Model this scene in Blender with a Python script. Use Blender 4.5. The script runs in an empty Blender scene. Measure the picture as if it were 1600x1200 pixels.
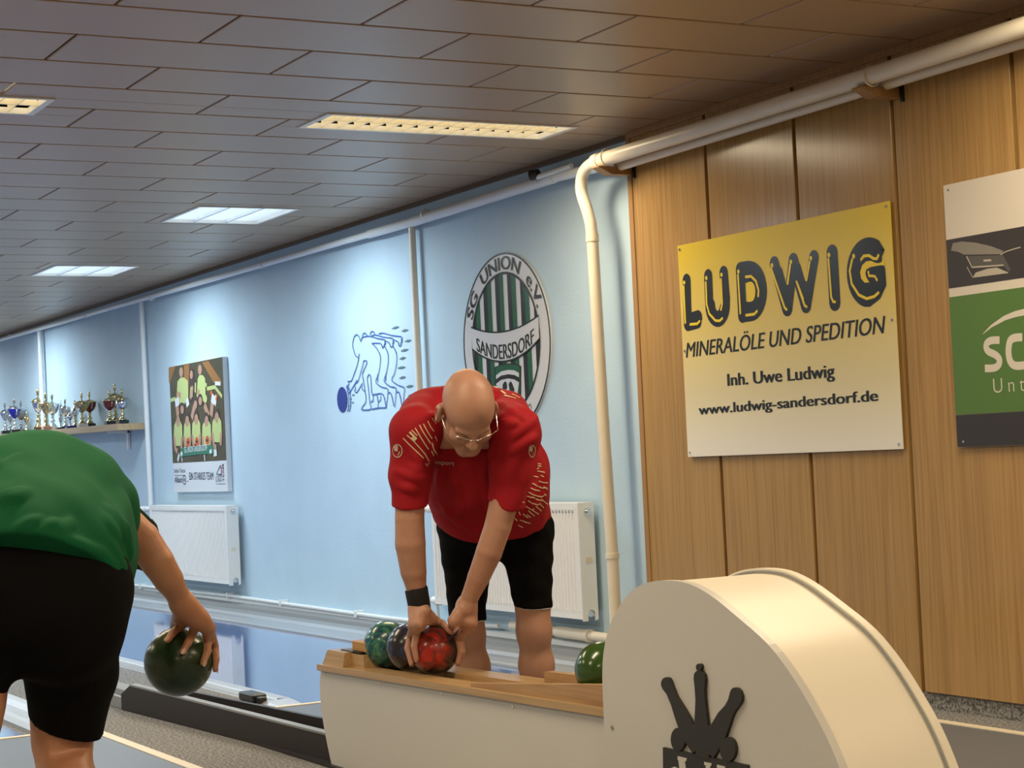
# Skittles (nine-pin bowling) hall: two players, ball return machine, lanes, signs on the wall.
# World: +Y runs along the lanes away from the viewer, the right hand wall is the plane X = 5, Z is up, metres.
import bpy, math, random
import numpy as np
from mathutils import Vector, Matrix
from mathutils.bvhtree import BVHTree
random.seed(7)
rng = np.random.default_rng(7)
scene = bpy.context.scene
COL = scene.collection

# ---------------------------------------------------------------- camera
RIGHT = np.array([0.87332958, -0.48493239, -0.04621717])
UP = np.array([0.02210549, -0.05532666, 0.99822358])
FWD = np.array([0.48662798, 0.87279983, 0.03759875])
FPX = 2898.916
EYE = np.array([0.0, 0.0, 1.08])
cam_data = bpy.data.cameras.new('camera')
cam = bpy.data.objects.new('camera', cam_data)
COL.objects.link(cam)
cam_data.sensor_fit = 'HORIZONTAL'
cam_data.sensor_width = 36.0
cam_data.lens = FPX * 36.0 / 1600.0
cam_data.clip_start = 0.05
cam_data.clip_end = 100
cam.matrix_world = Matrix(((RIGHT[0], UP[0], -FWD[0], EYE[0]), (RIGHT[1], UP[1], -FWD[1], EYE[1]),
                           (RIGHT[2], UP[2], -FWD[2], EYE[2]), (0, 0, 0, 1)))
scene.camera = cam

# ---------------------------------------------------------------- world, lamps, exposure
world = bpy.data.worlds.new('world')
scene.world = world
world.use_nodes = True
world.node_tree.nodes['Background'].inputs[0].default_value = (0.5, 0.5, 0.5, 1)
world.node_tree.nodes['Background'].inputs[1].default_value = 0.0
vs = scene.view_settings
vs.view_transform = 'Standard'
vs.look = 'None'
vs.gamma = 1.0
vs.use_curve_mapping = False
vs.exposure = 0.0

CEIL = 2.628
WALL = 5.0
WARM = (1.0, 0.82, 0.56)
COOL = (0.80, 0.93, 1.0)
P_WARM, P_COOL = 34.0, 43.0
SPREAD_WARM, SPREAD_COOL = math.radians(168), math.radians(172)
WARM_FIX = [(x, y) for y in (7.69, 4.54, 1.39, -1.76) for x in (3.97, 1.45, -1.07)]
COOL_FIX = [(x, y) for y in (10.75, 13.9, 18.3, 21.5, 24.6) for x in (4.06, 1.54, -0.98)]

def area_lamp(name, x, y, sx, sy, color, power, spread):
    d = bpy.data.lights.new(name, 'AREA')
    d.shape = 'RECTANGLE'; d.size = sx; d.size_y = sy
    d.color = color; d.energy = power; d.spread = spread
    o = bpy.data.objects.new(name, d); COL.objects.link(o)
    o.location = (x, y, CEIL - 0.012)
    return o

for (x, y) in WARM_FIX:
    area_lamp('warm_tube_lamp', x, y, 1.22, 0.27, WARM, P_WARM, SPREAD_WARM)
for (x, y) in COOL_FIX:
    area_lamp('cool_panel_lamp', x, y, 0.56, 0.62, COOL, P_COOL, SPREAD_COOL)

# ---------------------------------------------------------------- measuring helpers
def ray(px, py):
    return ((px - 800) / FPX) * RIGHT - ((py - 600) / FPX) * UP + FWD
def at_x(px, py, X):
    d = ray(px, py); return EYE + d * ((X - EYE[0]) / d[0])
def at_z(px, py, Z):
    d = ray(px, py); return EYE + d * ((Z - EYE[2]) / d[2])
def at_d(px, py, t):
    return EYE + t * ray(px, py)

# ---------------------------------------------------------------- materials
MATS = {}
def mat(name, color, rough=0.5, metal=0.0, noise=0.0, nscale=40.0, stretch=(1, 1, 1), bump=0.0, bscale=None,
        color2=None, emit=None, estr=0.0, spec=0.5, coat=0.0, sheen=0.0, sss=0.0, detail=4.0, contrast=(0.3, 0.7)):
    if name in MATS: return MATS[name]
    m = bpy.data.materials.new(name); m.use_nodes = True
    nt = m.node_tree; N = nt.nodes; Lk = nt.links
    b = N['Principled BSDF']
    b.inputs['Base Color'].default_value = (*color, 1)
    b.inputs['Roughness'].default_value = rough
    b.inputs['Metallic'].default_value = metal
    b.inputs['Specular IOR Level'].default_value = spec
    b.inputs['Coat Weight'].default_value = coat
    b.inputs['Sheen Weight'].default_value = sheen
    if sss:
        b.inputs['Subsurface Weight'].default_value = sss
        b.inputs['Subsurface Radius'].default_value = (0.012, 0.005, 0.003)
    if emit:
        b.inputs['Emission Color'].default_value = (*emit, 1)
        b.inputs['Emission Strength'].default_value = estr
    if noise or color2 or bump:
        tc = N.new('ShaderNodeTexCoord'); mp = N.new('ShaderNodeMapping')
        mp.inputs['Scale'].default_value = stretch
        Lk.new(tc.outputs['Object'], mp.inputs['Vector'])
        if noise or color2:
            nz = N.new('ShaderNodeTexNoise'); nz.inputs['Scale'].default_value = nscale
            nz.inputs['Detail'].default_value = detail
            Lk.new(mp.outputs[0], nz.inputs['Vector'])
            cr = N.new('ShaderNodeValToRGB')
            c2 = color2 if color2 else tuple(max(0, c * (1 - noise)) for c in color)
            cr.color_ramp.elements[0].position = contrast[0]; cr.color_ramp.elements[1].position = contrast[1]
            cr.color_ramp.elements[0].color = (*c2, 1); cr.color_ramp.elements[1].color = (*color, 1)
            Lk.new(nz.outputs['Fac'], cr.inputs['Fac'])
            Lk.new(cr.outputs['Color'], b.inputs['Base Color'])
        if bump:
            nb = N.new('ShaderNodeTexNoise'); nb.inputs['Scale'].default_value = bscale or nscale
            nb.inputs['Detail'].default_value = 3
            Lk.new(mp.outputs[0], nb.inputs['Vector'])
            bp = N.new('ShaderNodeBump'); bp.inputs['Strength'].default_value = bump
            bp.inputs['Distance'].default_value = 0.004
            Lk.new(nb.outputs['Fac'], bp.inputs['Height']); Lk.new(bp.outputs['Normal'], b.inputs['Normal'])
    MATS[name] = m
    return m

def wood_mat(name, c1, c2, c3, axis='Z', scale=1.0, rough=0.4):
    if name in MATS: return MATS[name]
    m = mat(name, c1, rough)
    nt = m.node_tree; N = nt.nodes; Lk = nt.links; b = N['Principled BSDF']
    tc = N.new('ShaderNodeTexCoord'); mp = N.new('ShaderNodeMapping')
    st = {'Z': (60, 60, 1.6), 'Y': (60, 1.6, 60), 'X': (1.6, 60, 60)}[axis]
    mp.inputs['Scale'].default_value = tuple(s * scale for s in st)
    Lk.new(tc.outputs['Object'], mp.inputs['Vector'])
    n1 = N.new('ShaderNodeTexNoise'); n1.inputs['Scale'].default_value = 1.0; n1.inputs['Detail'].default_value = 6
    n1.inputs['Distortion'].default_value = 0.6
    Lk.new(mp.outputs[0], n1.inputs['Vector'])
    cr = N.new('ShaderNodeValToRGB')
    e = cr.color_ramp.elements
    e[0].position = 0.32; e[0].color = (*c2, 1); e[1].position = 0.72; e[1].color = (*c1, 1)
    k = e.new(0.52); k.color = (*c3, 1)
    Lk.new(n1.outputs['Fac'], cr.inputs['Fac'])
    Lk.new(cr.outputs['Color'], b.inputs['Base Color'])
    return m

# ---------------------------------------------------------------- mesh builder
class MB:
    def __init__(s): s.v = []; s.f = []; s.sm = []; s.lay = 0
    def add(s, verts, faces, smooth=False):
        o = len(s.v); s.v += [tuple(map(float, p)) for p in verts]
        for f in faces: s.f.append(tuple(i + o for i in f)); s.sm.append(smooth)
        return s
    def box(s, a, b, bev=0.0):
        x0, y0, z0 = [min(p, q) for p, q in zip(a, b)]; x1, y1, z1 = [max(p, q) for p, q in zip(a, b)]
        if bev <= 0 or min(x1 - x0, y1 - y0, z1 - z0) < 2.2 * bev:
            v = [(x0, y0, z0), (x1, y0, z0), (x1, y1, z0), (x0, y1, z0), (x0, y0, z1), (x1, y0, z1), (x1, y1, z1), (x0, y1, z1)]
            return s.add(v, [(0, 3, 2, 1), (4, 5, 6, 7), (0, 1, 5, 4), (1, 2, 6, 5), (2, 3, 7, 6), (3, 0, 4, 7)])
        # bevelled box: 24 verts
        X = (x0, x1); Y = (y0, y1); Z = (z0, z1); v = []; idx = {}
        for i in (0, 1):
            for j in (0, 1):
                for k in (0, 1):
                    sx = bev * (1 - 2 * i); sy = bev * (1 - 2 * j); sz = bev * (1 - 2 * k)
                    for ax, p in enumerate([(X[i], Y[j] + sy, Z[k] + sz), (X[i] + sx, Y[j], Z[k] + sz), (X[i] + sx, Y[j] + sy, Z[k])]):
                        idx[(i, j, k, ax)] = len(v); v.append(p)
        f = []
        for i in (0, 1):
            q = [idx[(i, j, k, 0)] for j, k in ((0, 0), (1, 0), (1, 1), (0, 1))]; f.append(q if i else q[::-1])
            q = [idx[(j, i, k, 1)] for j, k in ((0, 0), (1, 0), (1, 1), (0, 1))]; f.append(q[::-1] if i else q)
            q = [idx[(j, k, i, 2)] for j, k in ((0, 0), (1, 0), (1, 1), (0, 1))]; f.append(q if i else q[::-1])
        for i in (0, 1):
            for j in (0, 1):
                q = [idx[(i, j, 0, 0)], idx[(i, j, 1, 0)], idx[(i, j, 1, 1)], idx[(i, j, 0, 1)]]; f.append(q if i != j else q[::-1])
                q = [idx[(i, 0, j, 0)], idx[(i, 1, j, 0)], idx[(i, 1, j, 2)], idx[(i, 0, j, 2)]]; f.append(q[::-1] if i != j else q)
                q = [idx[(0, i, j, 1)], idx[(1, i, j, 1)], idx[(1, i, j, 2)], idx[(0, i, j, 2)]]; f.append(q if i != j else q[::-1])
                for k in (0, 1):
                    pass
        for i in (0, 1):
            for j in (0, 1):
                for k in (0, 1):
                    q = [idx[(i, j, k, 0)], idx[(i, j, k, 1)], idx[(i, j, k, 2)]]
                    f.append(q if (i + j + k) % 2 else q[::-1])
        return s.add(v, f)
    def hexa(s, b, t):
        """bottom quad b and top quad t (4 points each, same order)"""
        return s.add(list(b) + list(t), [(3, 2, 1, 0), (4, 5, 6, 7), (0, 1, 5, 4), (1, 2, 6, 5), (2, 3, 7, 6), (3, 0, 4, 7)])
    def tube(s, path, r, n=12, cap=True):
        P = [np.array(p, float) for p in path]; rr = r if hasattr(r, '__len__') else [r] * len(P)
        v = []; f = []; prev = None
        for i, p in enumerate(P):
            t = P[min(i + 1, len(P) - 1)] - P[max(i - 1, 0)]; t = t / (np.linalg.norm(t) + 1e-12)
            if prev is None:
                a = np.array([0, 0, 1.0]) if abs(t[2]) < 0.9 else np.array([1.0, 0, 0])
                e1 = np.cross(t, a)
            else:
                e1 = prev - t * np.dot(prev, t)
            e1 /= np.linalg.norm(e1) + 1e-12; prev = e1; e2 = np.cross(t, e1)
            for k in range(n):
                w = 2 * math.pi * k / n; v.append(p + rr[i] * (math.cos(w) * e1 + math.sin(w) * e2))
        for i in range(len(P) - 1):
            for k in range(n):
                k2 = (k + 1) % n; f.append((i * n + k, i * n + k2, (i + 1) * n + k2, (i + 1) * n + k))
        s.add(v, f, True)
        if cap:
            s.add(v[:n], [tuple(range(n))[::-1]]); s.add(v[-n:], [tuple(range(n))])
        return s
    def cyl(s, a, b, r, n=16): return s.tube([a, b], r, n)
    def lathe(s, c, prof, n=20, smooth=True):
        """prof: (radius, height) pairs around a vertical axis through c"""
        v = []; f = []
        for (r, z) in prof:
            for k in range(n):
                w = 2 * math.pi * k / n; v.append((c[0] + r * math.cos(w), c[1] + r * math.sin(w), c[2] + z))
        for i in range(len(prof) - 1):
            for k in range(n):
                k2 = (k + 1) % n; f.append((i * n + k, i * n + k2, (i + 1) * n + k2, (i + 1) * n + k))
        m = len(prof) - 1
        f.append(tuple(range(n))[::-1]); f.append(tuple(m * n + k for k in range(n)))
        return s.add(v, f, smooth)
    def prism(s, poly, fn, t0, t1):
        """2-D polygon extruded between t0 and t1; fn(u, v, t) -> xyz (polygon may be concave)"""
        n = len(poly)
        v = [fn(u, w, t0) for u, w in poly] + [fn(u, w, t1) for u, w in poly]
        f = [tuple(range(n))[::-1], tuple(range(n, 2 * n))]
        f += [(i, (i + 1) % n, n + (i + 1) % n, n + i) for i in range(n)]
        return s.add(v, f)
    def ribbon(s, pts, w, fn, t, closed=False, n_cap=8, t0=None):
        """flat stroke of width w along 2-D points with round ends, laid at offset t"""
        P = [np.array(p, float) for p in pts]; t = t + s.lay * 1.5e-5; s.lay += 1
        m = len(P); L = []; R = []
        hw = w if hasattr(w, '__len__') else [w] * m
        for i in range(m):
            if closed: d = P[(i + 1) % m] - P[i - 1]
            else: d = P[min(i + 1, m - 1)] - P[max(i - 1, 0)]
            d = d / (np.linalg.norm(d) + 1e-12); nrm = np.array([-d[1], d[0]])
            L.append(P[i] + nrm * hw[i] / 2); R.append(P[i] - nrm * hw[i] / 2)
        v = [fn(p[0], p[1], t) for p in L] + [fn(p[0], p[1], t) for p in R]
        f = []
        for i in range(m if closed else m - 1):
            j = (i + 1) % m; f.append((i, j, m + j, m + i))
        s.add(v, f)
        if not closed and n_cap:
            for (i, sg) in ((0, -1), (m - 1, 1)):
                d = (P[1] - P[0]) if i == 0 else (P[-1] - P[-2]); a0 = math.atan2(d[1], d[0]) + (math.pi if i == 0 else 0)
                pp = [P[i] + hw[i] / 2 * np.array([math.cos(a0 - math.pi / 2 + math.pi * k / n_cap), math.sin(a0 - math.pi / 2 + math.pi * k / n_cap)]) for k in range(n_cap + 1)]
                s.add([fn(q[0], q[1], t) for q in pp], [tuple(range(n_cap + 1))])
        return s
    def flat(s, poly, fn, t):
        t = t + s.lay * 1.5e-5; s.lay += 1
        return s.add([fn(u, w, t) for u, w in poly], [tuple(range(len(poly)))])
    def sphere(s, c, r, nu=32, nv=16):
        v = []; f = []; rr = r if hasattr(r, '__len__') else (r, r, r)
        for i in range(1, nv):
            th = math.pi * i / nv
            for k in range(nu):
                w = 2 * math.pi * k / nu
                v.append((c[0] + rr[0] * math.sin(th) * math.cos(w), c[1] + rr[1] * math.sin(th) * math.sin(w), c[2] + rr[2] * math.cos(th)))
        top = len(v); v.append((c[0], c[1], c[2] + rr[2])); v.append((c[0], c[1], c[2] - rr[2]))
        for i in range(nv - 2):
            for k in range(nu):
                k2 = (k + 1) % nu; f.append((i * nu + k, (i + 1) * nu + k, (i + 1) * nu + k2, i * nu + k2))
        for k in range(nu):
            k2 = (k + 1) % nu; f.append((top, k, k2)); f.append((top + 1, (nv - 2) * nu + k2, (nv - 2) * nu + k))
        return s.add(v, f, True)

def root_loc(o):
    l = np.zeros(3)
    while o is not None:
        l = l + np.array(o.location); o = o.parent
    return l

def put(name, mb, m, parent=None, loc=None, kind=None, fix=True):
    """one mesh object from world-space geometry; origin at loc (top level) or at the parent's origin"""
    me = bpy.data.meshes.new(name)
    off = root_loc(parent) if parent is not None else (np.array(loc, float) if loc is not None else np.zeros(3))
    V = np.array(mb.v, float).reshape(-1, 3) - off
    me.from_pydata(V.tolist(), [], mb.f)
    me.polygons.foreach_set('use_smooth', mb.sm)
    if fix:
        import bmesh
        bm = bmesh.new(); bm.from_mesh(me)
        bmesh.ops.recalc_face_normals(bm, faces=bm.faces); bm.to_mesh(me); bm.free()
    ms = m if isinstance(m, (list, tuple)) else [m]
    for q in ms: me.materials.append(q)
    me.update()
    o = bpy.data.objects.new(name, me); COL.objects.link(o)
    if parent is not None: o.parent = parent
    elif loc is not None: o.location = loc
    if kind: o['kind'] = kind
    return o

def prints(o):
    """flat print of many small strokes"""
    o['kind'] = 'stuff'; return o

def tag(o, label=None, cat=None, group=None, kind=None):
    if label: o['label'] = label
    if cat: o['category'] = cat
    if group: o['group'] = group
    if kind: o['kind'] = kind
    return o

def thing(name, label, cat, loc=(0, 0, 0), group=None):
    o = bpy.data.objects.new(name, None); COL.objects.link(o)
    o.location = loc; o.empty_display_size = 0.1
    return tag(o, label, cat, group)

def dup(root, loc, label=None, group=None):
    c = root.copy(); COL.objects.link(c); c.location = loc
    if label: c['label'] = label
    if group: c['group'] = group
    for ch in list(root.children):
        d = ch.copy(); COL.objects.link(d); d.parent = c
        for g in list(ch.children):
            e = g.copy(); COL.objects.link(e); e.parent = d
    return c

def text_mesh(txt, bold=0.0, shear=0.0, spacing=1.0):
    cu = bpy.data.curves.new('txt', 'FONT'); cu.body = txt; cu.size = 1.0
    cu.offset = bold; cu.shear = shear; cu.space_character = spacing; cu.resolution_u = 5
    ob = bpy.data.objects.new('txt', cu); COL.objects.link(ob)
    bpy.context.view_layer.update()
    dg = bpy.context.evaluated_depsgraph_get(); ev = ob.evaluated_get(dg); me = ev.to_mesh()
    V = np.array([v.co[:] for v in me.vertices]).reshape(-1, 3); F = [tuple(p.vertices) for p in me.polygons]
    ev.to_mesh_clear(); bpy.data.objects.remove(ob); bpy.data.curves.remove(cu)
    return V, F

def wall_fn(X):
    """(y, z, t): a plane parallel to the right hand wall at X, t metres proud of it towards the room"""
    return lambda y, z, t: (X - t, y, z)

def text_on(mb, txt, X, y0, y1, z, cap, t=0.002, bold=0.0, shear=0.0, z1=None, spacing=1.0):
    """text between y0 (left) and y1 (right) on the wall plane X, baseline z, capital height cap"""
    V, F = text_mesh(txt, 0.0 if bold > 0 else bold, shear, spacing)
    if bold > 0:   # heavier face: the outline repeated side by side
        n = len(V); V = np.concatenate([V + np.array((dx, 0, 0)) for dx in (-bold, 0, bold)]); F = F + [tuple(i + n for i in f) for f in F] + [tuple(i + 2 * n for i in f) for f in F]
    w0, w1 = V[:, 0].min(), V[:, 0].max()
    k = cap / 0.729
    z1 = z if z1 is None else z1
    P = []
    for i, (x, y, _) in enumerate(V):
        a = (x - w0) / (w1 - w0)
        P.append((X - t - 1.5e-5 * (3 * i // len(V)), y0 + (y1 - y0) * a, z + (z1 - z) * a + y * k))
    mb.add(P, F)
    return mb

# ================================================================ materials used in many places
M_CEIL = mat('ceiling_panel_grey', (0.44, 0.297, 0.178), 0.36, noise=0.10, nscale=30, stretch=(1, 22, 1), spec=0.5)
M_DARK = mat('ceiling_void', (0.05, 0.03, 0.022), 0.9)
M_BLUE = mat('blue_wall_paint', (0.50, 0.655, 0.765), 0.62, noise=0.06, nscale=3.0, bump=0.25, bscale=60, spec=0.3)
M_PLAIN = mat('pale_wall_paint', (0.62, 0.60, 0.55), 0.8)
M_WOOD = wood_mat('oak_veneer_panel', (0.45, 0.275, 0.105), (0.33, 0.19, 0.068), (0.41, 0.245, 0.09), 'Z', 1.0, 0.19)
M_WOODL = wood_mat('oak_trim', (0.42, 0.23, 0.085), (0.31, 0.165, 0.06), (0.37, 0.20, 0.072), 'Z', 1.0, 0.4)
M_CARPET = mat('speckled_grey_carpet', (0.34, 0.335, 0.33), 0.95, nscale=95, color2=(0.10, 0.097, 0.094), bump=0.6, bscale=150, detail=2, spec=0.1, contrast=(0.36, 0.64))
M_DECK = mat('grey_approach_deck', (0.125, 0.14, 0.17), 0.38, noise=0.05, nscale=3)
M_CREAM = mat('cream_line', (0.75, 0.66, 0.50), 0.5)
M_LANE = mat('glossy_blue_lane', (0.075, 0.13, 0.40), 0.06, noise=0.05, nscale=1.2, spec=1.0, coat=0.6, bump=0.012, bscale=2.2)
M_LANE.node_tree.nodes['Principled BSDF'].inputs['Coat Roughness'].default_value = 0.05
M_ALU = mat('brushed_aluminium', (0.50, 0.51, 0.53), 0.38, metal=0.7)
M_GREYP = mat('grey_pvc_profile', (0.24, 0.25, 0.26), 0.4)
M_BLACKP = mat('black_brown_steel', (0.022, 0.0165, 0.0145), 0.5, bump=0.1, bscale=200, spec=0.3)
M_WHITE = mat('white_lacquer', (0.80, 0.79, 0.76), 0.35)
M_PIPE = mat('cream_pipe_paint', (0.80, 0.73, 0.60), 0.32, noise=0.05, nscale=8)
M_PIPEW = mat('white_pipe_paint', (0.74, 0.77, 0.78), 0.35)
M_BLACK = mat('black_plastic', (0.012, 0.012, 0.013), 0.4)
M_CHROME = mat('chrome', (0.75, 0.75, 0.76), 0.12, metal=1.0)
M_TUBEW = mat('warm_light_diffuser', (0.9, 0.8, 0.6), 0.5, emit=(1.0, 0.87, 0.60), estr=1.9)
M_TUBEC = mat('cool_light_diffuser', (0.9, 0.95, 1.0), 0.5, emit=(0.86, 0.96, 1.0), estr=2.2)
M_LOUVW = mat('louvre_white', (0.85, 0.78, 0.62), 0.3)
M_LOUVC = mat('louvre_cool', (0.80, 0.85, 0.88), 0.3)

# ================================================================ room shell
XL, YB, YF = -3.6, -4.2, 26.0
put('floor', MB().box((XL, YB, -0.2), (WALL, YF, 0.0)), M_CARPET, kind='structure')
put('wall_left', MB().box((XL - 0.2, YB, 0), (XL, YF, CEIL + 0.2)), M_PLAIN, kind='structure')
put('wall_back', MB().box((XL, YB - 0.2, 0), (WALL, YB, CEIL + 0.2)), M_PLAIN, kind='structure')
put('wall_front', MB().box((XL, YF, 0), (WALL, YF + 0.2, CEIL + 0.2)), M_PLAIN, kind='structure')
put('wall_right', MB().box((WALL, 7.60, 0), (WALL + 0.2, YF, CEIL + 0.2)), M_BLUE, kind='structure')
wall_right = put('wall_near', MB().box((WALL, YB, 0), (WALL + 0.2, 7.60, CEIL + 0.2)), M_BLUE, kind='structure')

# wood cladding of the near half of the wall: one board per panel, dark recessed joints
seamY = [7.600, 6.967, 6.309, 5.676, 5.008, 4.35, 3.70, 3.05, 2.40, 1.75, 1.10, 0.45, -0.2, -0.85, -1.5, -2.15, -2.8, -3.45, -4.1]
put('cladding_backing', MB().box((4.985, -4.2, 0.07), (WALL, 7.60, CEIL)), M_DARK, wall_right)
for i in range(len(seamY) - 1):
    g = 0.011
    put('panel', MB().box((4.958, seamY[i + 1] + g, 0.068), (4.985, seamY[i] - g, CEIL - 0.012), 0.002), M_WOOD, wall_right)
put('corner_batten', MB().box((4.955, 7.592, 0.068), (WALL, 7.632, CEIL), 0.003), M_WOODL, wall_right)
put('trim_1', MB().box((4.944, YB, CEIL - 0.030), (4.958, 7.60, CEIL - 0.0), 0.002), M_WOODL, kind='structure')
put('baseboard_right', MB().box((4.972, YB, 0.0), (WALL, 7.60, 0.068)), M_CARPET, kind='structure')
put('trim_2', MB().box((4.975, 7.632, CEIL - 0.024), (WALL, YF, CEIL)), mat('dark_wood_trim', (0.11, 0.06, 0.03), 0.5), kind='structure')

# ceiling: void above, single planks below with open joints, half-bond
ceiling = put('ceiling', MB().box((XL, YB, CEIL + 0.10), (WALL, YF, CEIL + 0.3)), M_DARK, kind='structure')
PW, PL, PY0, PX0 = 0.4363, 0.895, 5.952, 2.322
holes = [(x - 0.655, x + 0.655, y - 0.18, y + 0.18) for x, y in WARM_FIX] + [(x - 0.325, x + 0.325, y - 0.355, y + 0.355) for x, y in COOL_FIX]
GAPY, GAPX, TH = 0.016, 0.011, 0.016
def cut(rects, h):
    out = []
    for (a, b, c, d) in rects:
        if h[1] <= a or h[0] >= b or h[3] <= c or h[2] >= d: out.append((a, b, c, d)); continue
        if h[2] > c: out.append((a, b, c, h[2]))
        if h[3] < d: out.append((a, b, h[3], d))
        y0, y1 = max(c, h[2]), min(d, h[3])
        if h[0] > a: out.append((a, h[0], y0, y1))
        if h[1] < b: out.append((h[1], b, y0, y1))
    return [r for r in out if r[1] - r[0] > 0.012 and r[3] - r[2] > 0.012]
full_plank = None
rest = MB(); n_plank = 0
r0 = int(math.floor((YB - PY0) / PW)); r1 = int(math.ceil((YF - PY0) / PW))
for rI in range(r0, r1):
    y0 = PY0 + rI * PW; y1 = y0 + PW
    sh = PX0 - (PL / 2 if rI % 2 else 0)
    for k in range(-8, 4):
        xa = sh + k * PL; xb = xa + PL
        a, b = max(xa + GAPX / 2, XL + .005), min(xb - GAPX / 2, WALL - .004)
        c, d = max(y0 + GAPY / 2, YB), min(y1 - GAPY / 2, YF)
        if b - a < 0.03 or d - c < 0.03: continue
        rs = [(a, b, c, d)]
        for h in holes: rs = cut(rs, h)
        seen = (4.1 < y0 < 20.8) and xb > 0.2 * y0 + 0.1 and n_plank < 290
        whole = len(rs) == 1 and abs((rs[0][1] - rs[0][0]) - (PL - GAPX)) < 1e-4 and abs((rs[0][3] - rs[0][2]) - (PW - GAPY)) < 1e-4
        if not seen:
            for q in rs: rest.box((q[0], q[2], CEIL), (q[1], q[3], CEIL + TH))
            continue
        n_plank += 1
        if whole and full_plank is not None:
            o = bpy.data.objects.new('panel', full_plank); COL.objects.link(o)
            o.parent = ceiling; o.location = ((a + b) / 2, (c + d) / 2, CEIL)
        else:
            mb = MB(); cx, cy = (a + b) / 2, (c + d) / 2
            for q in rs: mb.box((q[0] - cx, q[2] - cy, 0), (q[1] - cx, q[3] - cy, TH), 0.003)
            o = put('panel', mb, M_CEIL, ceiling); o.location = (cx, cy, CEIL)
            if whole: full_plank = o.data
put('panel_field', rest, M_CEIL, ceiling, kind='stuff')

# ================================================================ ceiling lights
def warm_light(x, y, label, parts=True):
    t = thing('ceiling_light', label, 'light', (x, y, CEIL), 'long warm louvre lights')
    W, D = 0.652, 0.177
    put('frame', MB().box((x - W, y - D, CEIL - .006), (x + W, y - D + .022, CEIL + .02)).box((x - W, y + D - .022, CEIL - .006), (x + W, y + D, CEIL + .02))
        .box((x - W, y - D + .022, CEIL - .006), (x - W + .03, y + D - .022, CEIL + .02)).box((x + W - .03, y - D + .022, CEIL - .006), (x + W, y + D - .022, CEIL + .02)), M_WHITE, t)
    put('housing', MB().box((x - W, y - D, CEIL + .075), (x + W, y + D, CEIL + .09)), M_WHITE, t)
    put('diffuser', MB().box((x - W + .004, y - D + .004, CEIL + .046), (x + W - .004, y + D - .004, CEIL + .056)), M_TUBEW, t)
    lv = MB(); lv.box((x - W + .03, y - .003, CEIL), (x + W - .03, y + .003, CEIL + .045))
    for k in range(1, 15):
        xx = x - W + .03 + k * (2 * W - .06) / 15
        lv.box((xx - .002, y - D + .022, CEIL), (xx + .002, y + D - .022, CEIL + .045))
    put('louvre', lv, M_LOUVW, t, fix=False)
def cool_light(x, y, label):
    t = thing('ceiling_light', label, 'light', (x, y, CEIL), 'square cool louvre lights')
    W, D = 0.322, 0.352
    put('frame', MB().box((x - W, y - D, CEIL - .006), (x + W, y - D + .018, CEIL + .02)).box((x - W, y + D - .018, CEIL - .006), (x + W, y + D, CEIL + .02))
        .box((x - W, y - D + .018, CEIL - .006), (x - W + .018, y + D - .018, CEIL + .02)).box((x + W - .018, y - D + .018, CEIL - .006), (x + W, y + D - .018, CEIL + .02)), M_WHITE, t)
    put('housing', MB().box((x - W, y - D, CEIL + .075), (x + W, y + D, CEIL + .09)), M_WHITE, t)
    put('diffuser', MB().box((x - W + .02, y - D + .02, CEIL + .045), (x + W - .02, y + D - .02, CEIL + .055)), M_TUBEC, t)
    lv = MB()
    for k in (1, 2):
        xx = x - W + k * 2 * W / 3; lv.box((xx - .007, y - D + .018, CEIL), (xx + .007, y + D - .018, CEIL + .04))
    for k in range(1, 12):
        yy = y - D + k * 2 * D / 12; lv.box((x - W + .018, yy - .0015, CEIL + .01), (x + W - .018, yy + .0015, CEIL + .04))
    put('louvre', lv, M_LOUVC, t, fix=False)
AISLE = {3.97: 'above the lane next to the wall', 1.45: 'above the left lane', -1.07: 'far to the left', 4.06: 'above the lane next to the wall', 1.54: 'above the left lane', -.98: 'far to the left'}
ROWW = {4.54: 'over the ball return', 1.39: 'over the photographer', -1.76: 'behind the photographer', 7.69: 'in line with the end of the wooden wall'}
ROWC = {10.75: 'in the nearest row', 13.9: 'in the second row', 18.3: 'in the third row', 21.5: 'in the fourth row', 24.6: 'in the last row'}
wl = {(3.97, 7.69): 'long warm recessed ceiling light nearest the wooden wall, wholly in the photo',
      (1.45, 7.69): 'warm recessed ceiling light cut off by the left edge of the photo'}
for q in WARM_FIX:
    warm_light(q[0], q[1], wl.get(q, 'warm ceiling light ' + AISLE[q[0]] + ' ' + ROWW[q[1]]))
cl = {(4.06, 10.75): 'larger, nearer of the cool white square ceiling lights above the blue wall',
      (4.06, 13.9): 'cool white square ceiling light farther back, left of the nearer square one'}
for q in COOL_FIX:
    cool_light(q[0], q[1], cl.get(q, 'cool square ceiling light ' + AISLE[q[0]] + ' ' + ROWC[q[1]]))

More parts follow.
